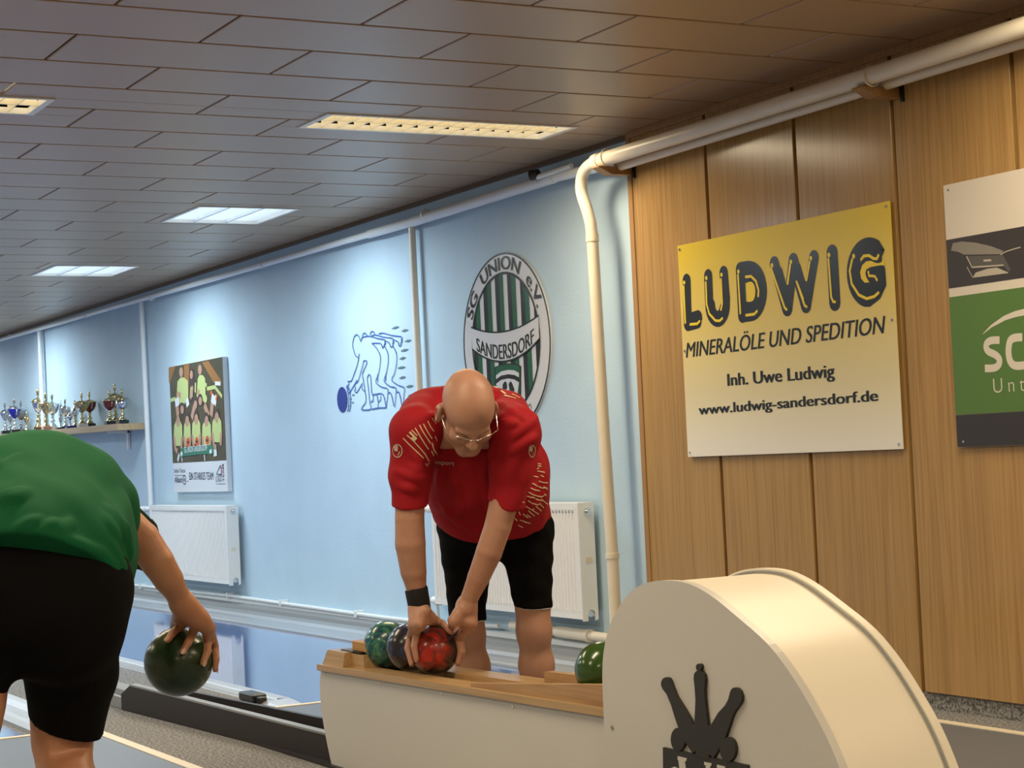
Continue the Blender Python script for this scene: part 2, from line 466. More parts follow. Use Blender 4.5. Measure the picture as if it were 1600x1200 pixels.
# ================================================================ lanes
def strip(prof, y0, y1):
    """cross-section polyline (x, z) swept along Y"""
    mb = MB(); n = len(prof)
    mb.add([(x, y0, z) for x, z in prof] + [(x, y1, z) for x, z in prof], [(i, i + 1, n + i + 1, n + i) for i in range(n - 1)])
    return mb
def lane(xc, label, x0):
    x1 = xc + 0.72
    t = thing('bowling_lane', label, 'lane', (xc, 7.7, 0))
    put('approach_deck', MB().box((x0, -3.5, 0.0), (x1, 7.76, 0.004)), M_DECK, t)
    put('edge_line', MB().box((x1 - .002, -3.5, 0), (x1 + .042, 7.80, 0.007)), M_CREAM, t)
    put('edge_line', MB().box((x0 - .042, -3.5, 0), (x0 + .002, 5.2, 0.007)), M_CREAM, t)
    put('foul_line', MB().box((x0, 7.76, 0), (x1 - .002, 7.80, 0.007)), M_CREAM, t)
    put('lane_surface', MB().box((xc - 0.81, 7.80, -0.02), (xc + 0.482, 25.5, 0.003)), M_LANE, t)
    return t
lane(4.02, 'glossy blue lane along the blue wall, seen beyond the ball return', 3.06)
lane(1.48, 'grey approach and shiny lane under the man in the green shirt', 0.70)
# wall side gutter of the near lane
g = thing('gutter', 'shiny grey metal gutter between the blue lane and the blue wall', 'gutter', (4.7, 7.9, 0))
put('kerb', strip([(4.505, -.01), (4.508, .014), (4.540, .014), (4.546, .004)], 7.80, 25.5), M_ALU, g)
put('trough', strip([(4.546, .004), (4.575, .001), (4.60, .007), (4.615, .003), (4.66, .001), (4.70, .006), (4.715, .002), (4.77, .004), (4.80, .018)], 7.80, 25.5), M_ALU, g)
put('ledge', strip([(4.80, .018), (4.835, .03), (4.845, .022), (4.90, .022), (4.905, .045), (4.955, .060)], 7.80, 25.5), M_GREYP, g)
put('skirting', strip([(4.955, .060), (4.960, .085), (4.972, .092), (5.0, .092)], 7.80, 25.5), M_PIPEW, g)
# left kerb of the near lane, with its end block
g = thing('lane_kerb', 'light grey metal kerb along the left side of the blue lane', 'kerb', (3.2, 8.2, 0))
put('kerb_top', strip([(3.207, .0), (3.205, .016), (3.150, .016), (3.145, .010)], 7.98, 25.5), M_ALU, g)
put('kerb_side', strip([(3.145, .010), (3.115, .0), (3.09, .004), (3.07, -.003)], 7.98, 25.5), M_GREYP, g)
put('end_plate', MB().hexa([(3.07, 7.80, .001), (3.205, 7.80, .001), (3.205, 7.98, .001), (3.07, 7.98, .001)],
                           [(3.09, 7.82, .006), (3.20, 7.82, .006), (3.205, 7.98, .016), (3.09, 7.98, .010)]), M_ALU, g)
# second lane's gutter (left of the middle track)
g = thing('gutter', 'shiny metal gutter of the left lane, seen between the legs of the man in green', 'gutter', (2.1, 8.0, 0))
put('kerb', strip([(1.99, .0), (1.993, .014), (2.03, .014), (2.036, .002)], 7.80, 25.5), M_ALU, g)
put('trough', strip([(2.036, .002), (2.07, .001), (2.09, .009), (2.105, .002), (2.17, .001), (2.20, .018), (2.235, .022), (2.24, .0)], 7.80, 25.5), M_ALU, g)

# ball return track between the lanes: dark steel cover near, lower grey profile beyond
t = thing('ball_track', 'long dark brown steel ball track on the carpet between the lanes', 'track', (2.6, 8.0, 0))
def tx_(y): return 2.645 - (y - 6.1) * 0.0568      # the cover runs a little askew to the lanes
def tz_(y): return 0.098 + (y - 6.1) * 0.0095
def skew_wall(dx0, dx1, y0, y1, zb, zt):
    return MB().hexa([(tx_(y0) + dx0, y0, zb(y0)), (tx_(y0) + dx1, y0, zb(y0)), (tx_(y1) + dx1, y1, zb(y1)), (tx_(y1) + dx0, y1, zb(y1))],
                     [(tx_(y0) + dx0, y0, zt(y0)), (tx_(y0) + dx1, y0, zt(y0)), (tx_(y1) + dx1, y1, zt(y1)), (tx_(y1) + dx0, y1, zt(y1))])
ow = skew_wall(0, .03, 5.9, 8.19, lambda y: .002, tz_)
ow.hexa([(tx_(8.19), 8.19, .002), (tx_(8.19) + .03, 8.19, .002), (tx_(8.3) + .03, 8.30, .002), (tx_(8.3), 8.30, .002)],
        [(tx_(8.19), 8.19, tz_(8.19)), (tx_(8.19) + .03, 8.19, tz_(8.19)), (tx_(8.3) + .03, 8.30, .072), (tx_(8.3), 8.30, .072)])
put('outer_wall', ow, M_BLACKP, t)
put('lip', skew_wall(-.001, .033, 5.9, 8.185, lambda y: tz_(y) + .0005, lambda y: tz_(y) + .0085), M_GREYP, t)
put('inner_wall', MB().hexa([(2.74, 5.9, .002), (2.76, 5.9, .002), (2.755, 8.35, .002), (2.735, 8.35, .002)], [(2.74, 5.9, .134), (2.76, 5.9, .134), (2.755, 8.35, .082), (2.735, 8.35, .082)]), M_BLACKP, t)
put('trough_floor', MB().box((2.60, 5.9, 0.002), (2.735, 8.3, 0.010)), M_BLACKP, t)
put('far_profile', strip([(2.525, .002), (2.525, .055), (2.545, .055), (2.55, .043), (2.565, .043), (2.57, .075), (2.62, .088), (2.65, .075), (2.66, .03), (2.72, .03), (2.73, .0)], 8.25, 25.5), M_GREYP, t)
put('stop_block', MB().box((3.045, 8.02, 0.002), (3.115, 8.20, 0.040), 0.006).box((3.06, 7.98, .002), (3.10, 8.02, .03), .004), M_BLACK,
    tag(thing('stop_block', 'small black rubber block at the end of the light kerb', 'block', (3.08, 8.1, 0))))

# ================================================================ pipes on the wall
def px_path(pts): return [at_x(*p[:2], p[2]) for p in pts]
t = thing('heating_pipe', 'thick cream heating pipe running along the top of the wooden wall', 'pipe', (4.8, 6, 2.5))
ypA, zA = 7.62, 2.497
put('pipe', MB().tube([(4.80, 7.62, 2.488), (4.80, 5.55, 2.497), (4.80, 4.7, 2.505), (4.80, -4.0, 2.53)], 0.036, 18), M_PIPE, t)
put('rear_pipe', MB().tube([(4.885, 7.60, 2.455), (4.885, 4.7, 2.475), (4.885, -4.0, 2.50)], 0.022, 14), M_PIPE, t)
cl = MB()
for yy in (7.555, 5.60):
    cl.tube([(4.80 + .040 * math.cos(a), yy, 2.494 + .040 * math.sin(a)) for a in np.linspace(0, 2 * math.pi, 25)], 0.0035, 6, cap=False)
prints(put('clamp', cl, M_PIPE, t))
# its drop: bends out of the pipe end and goes down the blue wall
pts = [(4.80, 7.66, 2.487), (4.80, 7.70, 2.484), (4.80, 7.755, 2.470), (4.803, 7.80, 2.440), (4.806, 7.822, 2.395), (4.81, 7.822, 2.345), (4.82, 7.800, 2.27), (4.828, 7.785, 2.20), (4.832, 7.782, 2.13), (4.84, 7.775, 1.2), (4.85, 7.765, .56), (4.85, 7.765, .16)]
def smooth_path(P, n=6):
    P = [np.array(p, float) for p in P]; out = []
    for i in range(len(P) - 1):
        a, b, c, d = P[max(i - 1, 0)], P[i], P[i + 1], P[min(i + 2, len(P) - 1)]
        for k in range(n):
            u = k / n; out.append(0.5 * ((2 * b) + (-a + c) * u + (2 * a - 5 * b + 4 * c - d) * u * u + (-a + 3 * b - 3 * c + d) * u ** 3))
    out.append(P[-1]); return out
put('drop_pipe', MB().tube(smooth_path(pts[:8], 6) + [np.array(p) for p in pts[8:]], 0.030, 18), M_PIPE, t)
put('sleeve', MB().tube([(4.832, 7.782, 2.145), (4.832, 7.782, 2.11)], 0.0335, 18).tube([(4.85, 7.766, .57), (4.85, 7.766, .545)], 0.0345, 18)
    .tube([(4.80, 7.615, 2.488), (4.80, 7.668, 2.487)], 0.040, 18), M_PIPE, t)

for (yy, lab) in ((7.604, 'wooden bracket under the thick pipe at the corner of the wooden wall'), (5.644, 'wooden bracket under the thick pipe, above the yellow sign')):
    b = thing('pipe_bracket', lab, 'bracket', (4.958, yy, 2.45), 'wooden pipe brackets')
    zt = 2.452 if yy > 7 else 2.456
    put('board', MB().prism([(4.945, zt), (4.758, zt), (4.758, zt - .004), (4.83, zt - .038), (4.945, zt - .038)], lambda u, w, q: (u, q, w), yy - .032, yy + .032), M_WOODL, b)
    put('bracket_plate', MB().box((4.946, yy - .05, zt - .055), (4.957, yy - .036, zt + .02)).box((4.925, yy - .05, zt + .001), (4.957, yy + .02, zt + .006)), M_BLACK, b)

# thinner pipe along the top of the blue wall with end valve
t = thing('heating_pipe', 'slim white heating pipe along the top of the blue wall', 'pipe', (4.93, 12, 2.5))
P0 = at_x(868, 277, 4.93); P1 = at_x(645, 346.5, 4.93); P2 = at_x(220, 468, 4.93); P3 = at_x(0, 531, 4.93)
put('pipe', MB().tube([P0, P1], 0.030, 14).tube([P1, P1 + (P2 - P1) * 0.12], 0.027, 14).tube([P1, P2, P3, P3 + (P3 - P2) * .9], 0.021, 12), M_PIPEW, t)
put('end_pipe', MB().tube([(4.92, 7.66, 2.485), P0], 0.026, 12).tube([P0 + np.array((-.05, .10, .015)), P0 + np.array((-.02, -.2, .028))], 0.014, 10), M_PIPEW, t)
put('valve_knob', MB().tube([P0 + np.array((-.07, .135, .028)), P0 + np.array((-.045, .095, .032))], [0.030, 0.026], 12), M_BLACK, t)
jb = MB()
for q in ((665, 335.5), (411, 414), (237, 465), (135, 493), (15, 526)):
    c = at_x(q[0], q[1], 4.93); jb.tube([c + np.array((0, .012, 0)), c + np.array((0, -.012, 0))], 0.034 if q[0] > 500 else .026, 12)
prints(put('clamp', jb, M_PIPEW, t))

def drop(px0, py0, px1, py1, r, label, m=M_PIPEW, X=4.955):
    a = at_x(px0, py0, X); b = at_x(px1, py1, X)
    return tag(put('wall_pipe', MB().tube([a, (a + b) / 2 + np.array((0, 0, 0)), b], r, 12), m, loc=b), label, 'pipe')
drop(643, 345, 660, 700, 0.021, 'vertical cream pipe on the blue wall right of the line drawing', M_PIPE)
drop(221, 470, 236, 792, 0.022, 'vertical white pipe between the trophy shelf and the team poster')
drop(62, 514, 70, 700, 0.026, 'vertical white pipe behind the trophies on the shelf')
# low pipe along the foot of the blue wall
t = thing('heating_pipe', 'thin white pipe low along the foot of the blue wall', 'pipe', (4.95, 12, .1))
zz = lambda y: 0.099 + (0.036 if y < 8.6 else 0)
put('pipe', MB().tube([at_x(190, 913, 4.95) + np.array((0, 6, 0)), at_x(205, 914, 4.95), at_x(360, 931, 4.95), at_x(450, 944, 4.95), at_x(600, 965, 4.95), at_x(690, 975, 4.95), at_x(780, 978, 4.95)], 0.0135, 10), M_PIPEW, t)
put('thick_pipe', MB().tube([at_x(800, 977, 4.94), at_x(866, 986, 4.94), at_x(945, 996, 4.94), at_x(1010, 1004, 4.94)], 0.024, 14), M_PIPE, t)
a, b = at_x(872, 987, 4.94), at_x(918, 993, 4.94)
put('coupling', MB().tube([a, b], 0.031, 14).tube([b, b + (b - a) * .12], 0.034, 14), M_PIPE, t)
cb = MB()
for q in ((222, 916), (358, 930.5), (441, 942), (559, 959)):
    c = at_x(q[0], q[1], 4.955); cb.box(c + np.array((-.022, -.014, -.022)), c + np.array((.045, .014, .022)), .004)
prints(put('clip', cb, M_PIPEW, t))

# ================================================================ radiators
def radiator(y0, y1, z0, z1, label):
    """y0 near end, y1 far end"""
    t = thing('radiator', label, 'radiator', (4.93, y0, z0))
    xf, xb = 4.872, 4.965
    n = int((y1 - y0 - .05) / 0.033); v = []; prof = []
    for k in range(n):
        yy = y0 + .03 + k * (y1 - y0 - .06) / n; s = (y1 - y0 - .06) / n
        prof += [(yy, 0), (yy + s * .55, 0), (yy + s * .70, .006), (yy + s * .88, .006)]
    prof.append((y1 - .03, 0))
    fp = MB(); m = len(prof); za, zb = z0 + .045, z1 - .035
    fp.add([(xf + d, yy, za) for yy, d in prof] + [(xf + d, yy, zb) for yy, d in prof], [(i, i + 1, m + i + 1, m + i) for i in range(m - 1)])
    fp.box((xf - .001, y0, z0 + .01), (xf + .012, y1, za + .001)).box((xf - .001, y0, zb - .001), (xf + .012, y1, z1 - .004))
    fp.box((xf - .001, y0, za), (xf + .012, y0 + .031, zb)).box((xf - .001, y1 - .031, za), (xf + .012, y1, zb))
    put('front_panel', fp, M_WHITE, t, fix=False)
    # near end plate with the round valve cut-out at its foot
    yy = y0
    cx, cz, rc = 4.925, z0 + .035, .021
    poly = [(xf, z0), (cx - rc, z0), (cx - rc, cz)] + [(cx + rc * math.cos(a), cz + rc * math.sin(a)) for a in np.linspace(math.pi * .85, math.pi * .15, 7)] + [(cx + rc, cz), (cx + rc, z0), (xb, z0 + .006), (xb, z1), (xf, z1)]
    put('side_panel', MB().prism(poly, lambda u, w, q: (u, q, w), yy - .004, yy), M_WHITE, t)
    put('side_panel', MB().box((xf, y1, z0), (xb, y1 + .004, z1)), M_WHITE, t)
    put('top_grille', MB().box((xf, y0, z1 - .004), (xb, y1, z1), .001), M_WHITE, t)
    put('back_panel', MB().box((xb - .012, y0, z0 + .02), (xb, y1, z1 - .02)).box((xb, y0 + .1, z0 + .1), (WALL, y0 + .14, z1 - .1)).box((xb, y1 - .14, z0 + .1), (WALL, y1 - .1, z1 - .1)), M_WHITE, t)
    sl = MB(); ns = n if y0 > 12 else n
    for k in range(ns):
        yc = y0 + .05 + k * (y1 - y0 - .1) / ns; sl.box((xf - .0022, yc - .006, zb - .016), (xf + .0, yc + .007, zb - .008))
    put('slots', sl, M_GREYP, t, kind='stuff')
    sl = MB()
    for k in range(ns):
        yc = y0 + .05 + k * (y1 - y0 - .1) / ns; sl.box((xf - .003, yc - .008, za + .002), (xf + .0, yc + .008, za + .014))
    put('embossing', sl, M_WHITE, t, kind='stuff')
    put('vent_plug', MB().tube([(4.925, y0 - .003, z1 - .045), (4.925, y0 - .012, z1 - .045)], 0.020, 14).tube([(4.925, y0 - .012, z1 - .045), (4.925, y0 - .026, z1 - .045)], 0.011, 10), M_CHROME, t)
    put('foot_plug', MB().tube([(4.925, y0 + .02, z0 + .035), (4.925, y0 + .004, z0 + .035)], 0.017, 12), M_CHROME, t)
    return t
r1 = radiator(13.22, 15.05, 0.193, 0.791, 'white radiator under the team poster')
put('sticker', MB().box((4.90, 13.2145, .45), (4.935, 13.2155, .475)), M_CREAM, r1)
r2 = radiator(8.115, 9.78, 0.213, 0.815, 'white radiator behind the legs of the man in red')
put('label_plate', MB().box((4.905, 8.1085, .510), (4.94, 8.1105, .537)), M_CREAM, r2)
put('valve', MB().tube([(4.915, 9.80, .775), (4.915, 9.90, .775)], 0.024, 12).tube([(4.915, 9.90, .775), (4.915, 9.95, .775)], 0.018, 12)
    .tube([(4.925, 9.90, .775), (4.955, 10.0, .81), (4.955, 10.02, .9)], 0.012, 8), M_PIPE, r2)
put('lower_valve', MB().tube([(4.92, 9.79, .235), (4.92, 9.90, .235)], 0.024, 12).tube([(4.92, 9.86, .235), (4.93, 9.865, .10)], 0.011, 8), M_WHITE, r2)
put('valve_cap', MB().tube([(4.92, 9.90, .235), (4.92, 9.94, .235)], [0.020, 0.016], 12), M_GREYP, r2)
put('valve', MB().tube([(4.92, 15.06, .755), (4.92, 15.28, .755)], 0.022, 12).tube([(4.92, 15.28, .755), (4.92, 15.42, .755)], 0.027, 12), M_PIPEW, r1)

# ================================================================ signs on the wooden wall
M_INK = mat('sign_black_print', (0.020, 0.022, 0.025), 0.22)
M_YEL = mat('yellow_print', (0.85, 0.62, 0.03), 0.25)
M_SIGNW = mat('white_sign_board', (0.62, 0.57, 0.50), 0.45)
M_SGREEN = mat('green_print', (0.075, 0.17, 0.028), 0.45)
M_SBLACK = mat('dark_brown_print', (0.030, 0.024, 0.024), 0.4)
# yellow board: enamel gradient from yellow (top) to white (bottom)
M_GRAD = mat('yellow_white_gradient_enamel', (0.8, 0.7, 0.3), 0.30)
nt = M_GRAD.node_tree; tc = nt.nodes.new('ShaderNodeTexCoord'); sp = nt.nodes.new('ShaderNodeSeparateXYZ'); cr = nt.nodes.new('ShaderNodeValToRGB')
nt.links.new(tc.outputs['Generated'], sp.inputs[0]); nt.links.new(sp.outputs['Z'], cr.inputs[0]); nt.links.new(cr.outputs[0], nt.nodes['Principled BSDF'].inputs['Base Color'])
e = cr.color_ramp.elements
e[0].position = 0.02; e[0].color = (0.80, 0.77, 0.70, 1); e[1].position = 0.95; e[1].color = (0.74, 0.54, 0.02, 1)
k = e.new(0.30); k.color = (0.70, 0.62, 0.38, 1); k = e.new(0.62); k.color = (0.72, 0.56, 0.15, 1)
XS = 4.938
fs = wall_fn(XS - 0.0)
def yz(px, py, X=XS):
    p = at_x(px, py, X); return (p[1], p[2])
t = thing('advertising_sign', 'square yellow and white sign reading LUDWIG on the wooden wall', 'sign', (XS, 6.45, 1.0))
yl, yr, zb, zt = 7.20, 5.695, 1.027, 2.020
put('board', MB().box((XS, yr, zb), (XS + .006, yl, zt), .001), M_GRAD, t)
sc = MB()
for (yy, zq) in ((yl - .02, zt - .02), (yr + .02, zt - .02), (yl - .02, zb + .02), (yr + .02, zb + .02), (yr + .02, (zt + zb) / 2 + .02), (yl - .02, (zt + zb) / 2)):
    sc.tube([(XS - .004, yy, zq), (XS + .018, yy, zq)], 0.006, 8)
prints(put('screw', sc, M_CHROME, t))
# bubble letters (two zoomed views of the photograph were measured: offset + scale per letter)
def A(x, y): return yz(1050 + x / 6, 360 + y / 6)
def Bq(x, y): return yz(1220 + x / 6, 300 + y / 6)
ink, hi = MB(), MB()
LET = []
def letter():
    global ink, hi
    if ink.v: LET.append((ink, hi))
    ink, hi = MB(), MB()
def stroke(pts, w, q=A): ink.ribbon([q(*p) for p in pts], w, fs, 0.0012, n_cap=12)
def arcpts(cx, cy, rx, ry, a0, a1, n=14): return [(cx + rx * math.cos(math.radians(a0 + (a1 - a0) * i / n)), cy + ry * math.sin(math.radians(a0 + (a1 - a0) * i / n))) for i in range(n + 1)]
def shine(pts, q=A, w=.0125): hi.ribbon([q(*p) for p in pts], w, fs, 0.0022, n_cap=6)
WS = 0.064
stroke([(138, 470), (150, 880)], WS); stroke([(150, 880), (240, 855)], WS); stroke([(150, 845), (245, 812)], WS)
ink.flat([A(*p) for p in ((112, 800), (150, 918), (230, 905), (287, 830), (240, 755), (185, 770))], fs, .0011)
shine([(112, 525), (128, 865)]); shine([(175, 882), (240, 875), (262, 852)]); shine([(116, 488), (118, 490)], w=.018)
letter()
stroke([(340, 428), (348, 640)] + arcpts(428, 700, 76, 140, 180, 10, 12) + [(505, 640), (485, 398)], WS)
ink.ribbon([A(*p) for p in arcpts(428, 690, 62, 130, 175, 20, 10)], WS, fs, .001)
shine([(320, 488), (328, 690), (352, 780), (410, 845), (450, 848), (475, 825)]); shine([(462, 460), (474, 690), (462, 742)]); shine([(324, 444), (326, 448)], w=.018); shine([(466, 414), (468, 418)], w=.018)
letter()
stroke([(640, 365), (662, 800)], WS); stroke([(650, 362), (720, 352)] + arcpts(735, 570, 115, 215, -90, 90, 14) + [(662, 795)], WS)
ink.ribbon([A(*p) for p in [(660, 430), (735, 415)] + arcpts(738, 570, 85, 160, -90, 90, 10) + [(670, 745)]], .066, fs, .001)
hi.flat([A(*p) for p in [(702, 490), (740, 480)] + arcpts(745, 575, 40, 93, -80, 80, 8) + [(715, 672)]], fs, .0020)
shine([(622, 420), (644, 775)]); shine([(695, 436), (745, 430), (790, 475), (815, 560), (812, 615)]); shine([(698, 795), (775, 785), (800, 757)]); shine([(625, 384), (626, 388)], w=.018)
letter()
stroke([(960, 310), (1078, 735)], WS); stroke([(1085, 735), (1138, 290)], WS)
stroke([(118, 640), (235, 1065)], WS, Bq); stroke([(240, 1065), (312, 615)], WS, Bq)
ink.ribbon([A(*p) for p in ((1000, 400), (1090, 730))], .06, fs, .001); ink.ribbon([Bq(*p) for p in ((150, 720), (245, 1050))], .06, fs, .001)
shine([(934, 360), (1060, 725), (1078, 742)]); shine([(1110, 325), (1088, 495)]); shine([(92, 685), (66, 858)], Bq); shine([(1172, 482), (1232, 640)]); shine([(152, 842), (228, 1065), (245, 1075)], Bq); shine([(274, 655), (244, 825)], Bq)
shine([(940, 325), (942, 330)], w=.018); shine([(1118, 292), (1119, 297)], w=.018); shine([(285, 618), (286, 623)], Bq, .018)
letter()
stroke([(482, 572), (508, 1035)], .072, Bq)
shine([(450, 628), (476, 985), (495, 1028), (512, 1030)], Bq); shine([(453, 588), (455, 592)], Bq, .019)
letter()
GP = [(900, 575)] + arcpts(830, 750, 155, 240, -55, -180, 14) + arcpts(820, 750, 145, 245, 180, 90, 10)[1:] + [(900, 930), (935, 860), (925, 745)]
stroke(GP, .074, Bq); stroke([(895, 560), (900, 620)], .066, Bq); stroke([(925, 735), (850, 752)], .060, Bq); stroke([(845, 770), (875, 840), (930, 850)], .066, Bq)
ink.ribbon([Bq(*p) for p in arcpts(828, 770, 120, 190, 170, 60, 10)], .066, fs, .001)
ink.flat([Bq(*p) for p in ((800, 600), (900, 600), (960, 700), (975, 860), (930, 960), (800, 960), (720, 850), (720, 700))], fs, .0016)
hi.flat([Bq(*p) for p in ((975, 650), (915, 668), (885, 662), (850, 645), (805, 650), (768, 685), (747, 750), (757, 812), (790, 850), (834, 848), (806, 800), (796, 760), (806, 725), (850, 702), (940, 686), (975, 690))], fs, .0021)
shine([(672, 635), (650, 740), (668, 860), (735, 965), (810, 1000), (880, 980), (918, 945)], Bq); shine([(757, 632), (780, 600), (830, 595), (875, 625), (905, 625), (918, 595)], Bq); shine([(825, 750), (830, 785), (885, 790), (905, 825)], Bq, .011); shine([(686, 600), (687, 604)], Bq, .019)
letter()
for a_, b_ in LET:
    lo_ = put('bubble_letter', a_, M_INK, t, fix=False); prints(put('letter_shine', b_, M_YEL, lo_, fix=False))
tx = MB()
def line_text(txt, p0, p1, ptop, bold, shear=0.0, mb=tx, X=XS, sp=1.0):
    a, b, c = at_x(*p0, X), at_x(*p1, X), at_x(*ptop, X)
    text_on(mb, txt, X, a[1], b[1], a[2], c[2] - a[2], .0012, bold, shear, b[2], sp)
line_text('MINERAL\u00d6LE UND SPEDITION', (1072, 559), (1385, 520), (1075, 534), .018, .22)
line_text('Inh. Uwe Ludwig', (1137, 603), (1305, 589), (1137, 583), .035)
line_text('www.ludwig-sandersdorf.de', (1092, 648), (1373, 626), (1092, 632), .035)
prints(put('lettering', tx, M_INK, t, fix=False))

# green car trade sign, half in the photograph
XG = 4.940
def gz(px, py): return yz(px, py, XG)
fg = wall_fn(XG)
t = thing('advertising_sign', 'white, black and green sign with a car headlight, cut off by the right edge', 'sign', (XG, 4.7, 1.0))
gl, gr = 5.385, 3.89
put('board', MB().box((XG, gr, 1.026), (XG + .006, gl, 2.034), .001), M_SIGNW, t)
fl = lambda pts, m, d, nm: put(nm, MB().flat([gz(*p) for p in pts], fg, d), m, t, fix=False)
put('green_field', MB().box((XG - .0008, gr, 1.150), (XG, gl - .001, 1.602)), M_SGREEN, t)
put('bottom_band', MB().box((XG - .0009, gr, 1.027), (XG, gl - .001, 1.149)), M_SBLACK, t)
put('photo_band', MB().box((XG - .0009, gr, 1.636), (XG, gl - .001, 1.823)), M_SBLACK, t)
def G4(x, y): return gz(1470 + x / 5.4545, 260 + y / 5.4545)
M_CARG = mat('car_print_grey', (0.22, 0.20, 0.175), 0.45); M_CARL = mat('car_print_light', (0.42, 0.38, 0.32), 0.45); M_CARD = mat('car_print_mid', (0.08, 0.075, 0.07), 0.45)
cp = MB(); cp.flat([G4(*p) for p in ((105, 655), (180, 640), (300, 650), (430, 680), (540, 722), (510, 748), (200, 752), (150, 728), (90, 718))], fg, .0018)
put('headlight_print', cp, M_CARG, t, fix=False)
cp = MB(); cp.flat([G4(*p) for p in ((300, 905), (400, 872), (480, 862), (580, 905), (420, 930), (275, 948))], fg, .0018)
cp.ribbon([G4(*p) for p in ((225, 770), (270, 860), (535, 842))], .006, fg, .0022); cp.ribbon([G4(*p) for p in ((228, 860), (275, 945), (575, 905))], .004, fg, .0022)
cp.ribbon([G4(*p) for p in ((515, 750), (560, 725), (640, 700), (680, 690))], .004, fg, .0020); cp.flat([G4(*p) for p in ((365, 795), (430, 790), (435, 808), (370, 812))], fg, .0020)
put('headlight_shine', cp, M_CARL, t, fix=False)
cp = MB(); cp.flat([G4(*p) for p in ((500, 755), (530, 750), (600, 880), (580, 900), (540, 850))], fg, .0016); cp.flat([G4(*p) for p in ((230, 765), (500, 757), (535, 838), (272, 855))], fg, .0016)
put('headlight_glass', cp, M_CARD, t, fix=False)
def G5(x, y): return gz(1470 + x / 4.8, 460 + y / 4.8)
lt = MB()
lt.ribbon([(p[0], p[1]) for p in smooth_path([(*G5(*p), 0) for p in ((443, 343), (385, 345), (352, 362), (342, 395), (360, 428), (415, 455), (442, 490), (435, 530), (400, 552), (333, 555))], 4)], .0285, fg, .0016, n_cap=0)
lt.ribbon([(p[0], p[1]) for p in smooth_path([(*G5(*p), 0) for p in ((614, 322), (560, 325), (522, 350), (510, 430), (525, 505), (565, 535), (640, 530))], 4)], .0300, fg, .0016, n_cap=0)
lt.ribbon([G5(*p) for p in ((318, 297), (380, 240), (480, 178), (560, 148), (640, 130), (760, 120))], [.002, .010, .018, .022, .024, .026], fg, .0016, n_cap=0)
text_on(lt, 'Unt', XG, G5(358, 0)[0], G5(592, 0)[0], G5(370, 742)[1], .058, .0016, -.012, spacing=1.5)
UNT = None
prints(put('lettering', lt, M_SIGNW, t, fix=False))
nt_ = MB()
for p in ((1482, 297), (1506, 690)):
    c = at_x(*p, XG); nt_.tube([(XG - .003, c[1], c[2]), (XG + .015, c[1], c[2])], .005, 8)
prints(put('screw', nt_, M_CHROME, t))

# ================================================================ round club crest on the blue wall
M_CRW = mat('crest_white', (0.62, 0.62, 0.64), 0.3, bump=0.1, bscale=14); M_CRG = mat('crest_green', (0.012, 0.10, 0.045), 0.22, bump=0.15, bscale=30); M_CRK = mat('crest_black', (0.012, 0.014, 0.013), 0.22, bump=0.15, bscale=30)
XC = 4.988; fc = wall_fn(XC)
cy, cz = 9.0, 1.700; RO, RI = 0.500, 0.385
t = thing('club_crest', 'round green, white and black club crest reading SG UNION SANDERSDORF', 'crest', (XC, cy, cz))
N = 72
circ = lambda r, n=N: [(cy + r * math.cos(2 * math.pi * i / n), cz + r * math.sin(2 * math.pi * i / n)) for i in range(n)]
put('plate', MB().prism(circ(RO), wall_fn(WALL), 0.001, WALL - XC), M_CRW, t)
put('ring_line', MB().ribbon(circ(RO - .006), .012, fc, .001, closed=True).ribbon(circ(RI), .014, fc, .003, closed=True), M_CRK, t, fix=False)
def band(ya, yb, z_lo, z_hi, m, n=10):
    """vertical stripe clipped to the inner circle"""
    mb = MB(); v = []; f = []
    ya, yb = max(min(ya, yb), cy - RI), min(max(ya, yb), cy + RI)
    for i in range(n + 1):
        yy = ya + (yb - ya) * i / n; hh = math.sqrt(max(RI ** 2 - (yy - cy) ** 2, 0))
        v += [(XC - .0015, yy, max(cz - hh, z_lo)), (XC - .0015, yy, min(cz + hh, z_hi))]
    for i in range(n): f.append((2 * i, 2 * i + 1, 2 * i + 3, 2 * i + 2))
    return mb.add(v, f)
g_, k_ = MB(), MB()
per = 0.142
for i in range(-3, 4):
    yc = cy - 0.030 - i * per      # white centred here, then black, green to the right
    if abs(yc - cy) > RI + .07: continue
    for (a, b, mb) in ((0.024, 0.071, k_), (0.071, 0.118, g_)):
        if yc - b > cy + RI or yc - a < cy - RI: continue
        q = band(yc - a, yc - b, -9, 9, None); mb.add(q.v, q.f)
put('green_stripes', g_, M_CRG, t, fix=False); put('black_stripes', k_, M_CRK, t, fix=False)
# curved banner: lower edge and upper edge sag
def sag(u, base, d): return base - d * (1 - (u / RI) ** 2)
ban = MB(); v = []; f = []; up, lo = [], []
for i in range(25):
    u = -RI + 2 * RI * i / 24
    up.append((cy - u, sag(u, 1.815, .055))); lo.append((cy - u, sag(u, 1.690, .095)))
ban.add([(XC - .0045, y, z) for y, z in up] + [(XC - .0045, y, z) for y, z in lo], [(i, i + 1, 26 + i, 25 + i) for i in range(24)])
put('banner', ban, M_CRW, t, fix=False)
put('banner_lines', MB().ribbon(up, .009, fc, .0052).ribbon(lo, .010, fc, .0052), M_CRK, t, fix=False)
cl_ = MB()
def bent_text(txt, w, cap, fn, bold=.0):
    V, F = text_mesh(txt); k = cap / .729; a0, a1 = V[:, 0].min(), V[:, 0].max()
    for j, dx in enumerate((-bold, 0, bold)):
        cl_.add([np.array(fn((x + dx - (a0 + a1) / 2) / (a1 - a0) * w, y * k)) - np.array((2e-5 * j, 0, 0)) for x, y, _ in V], F)
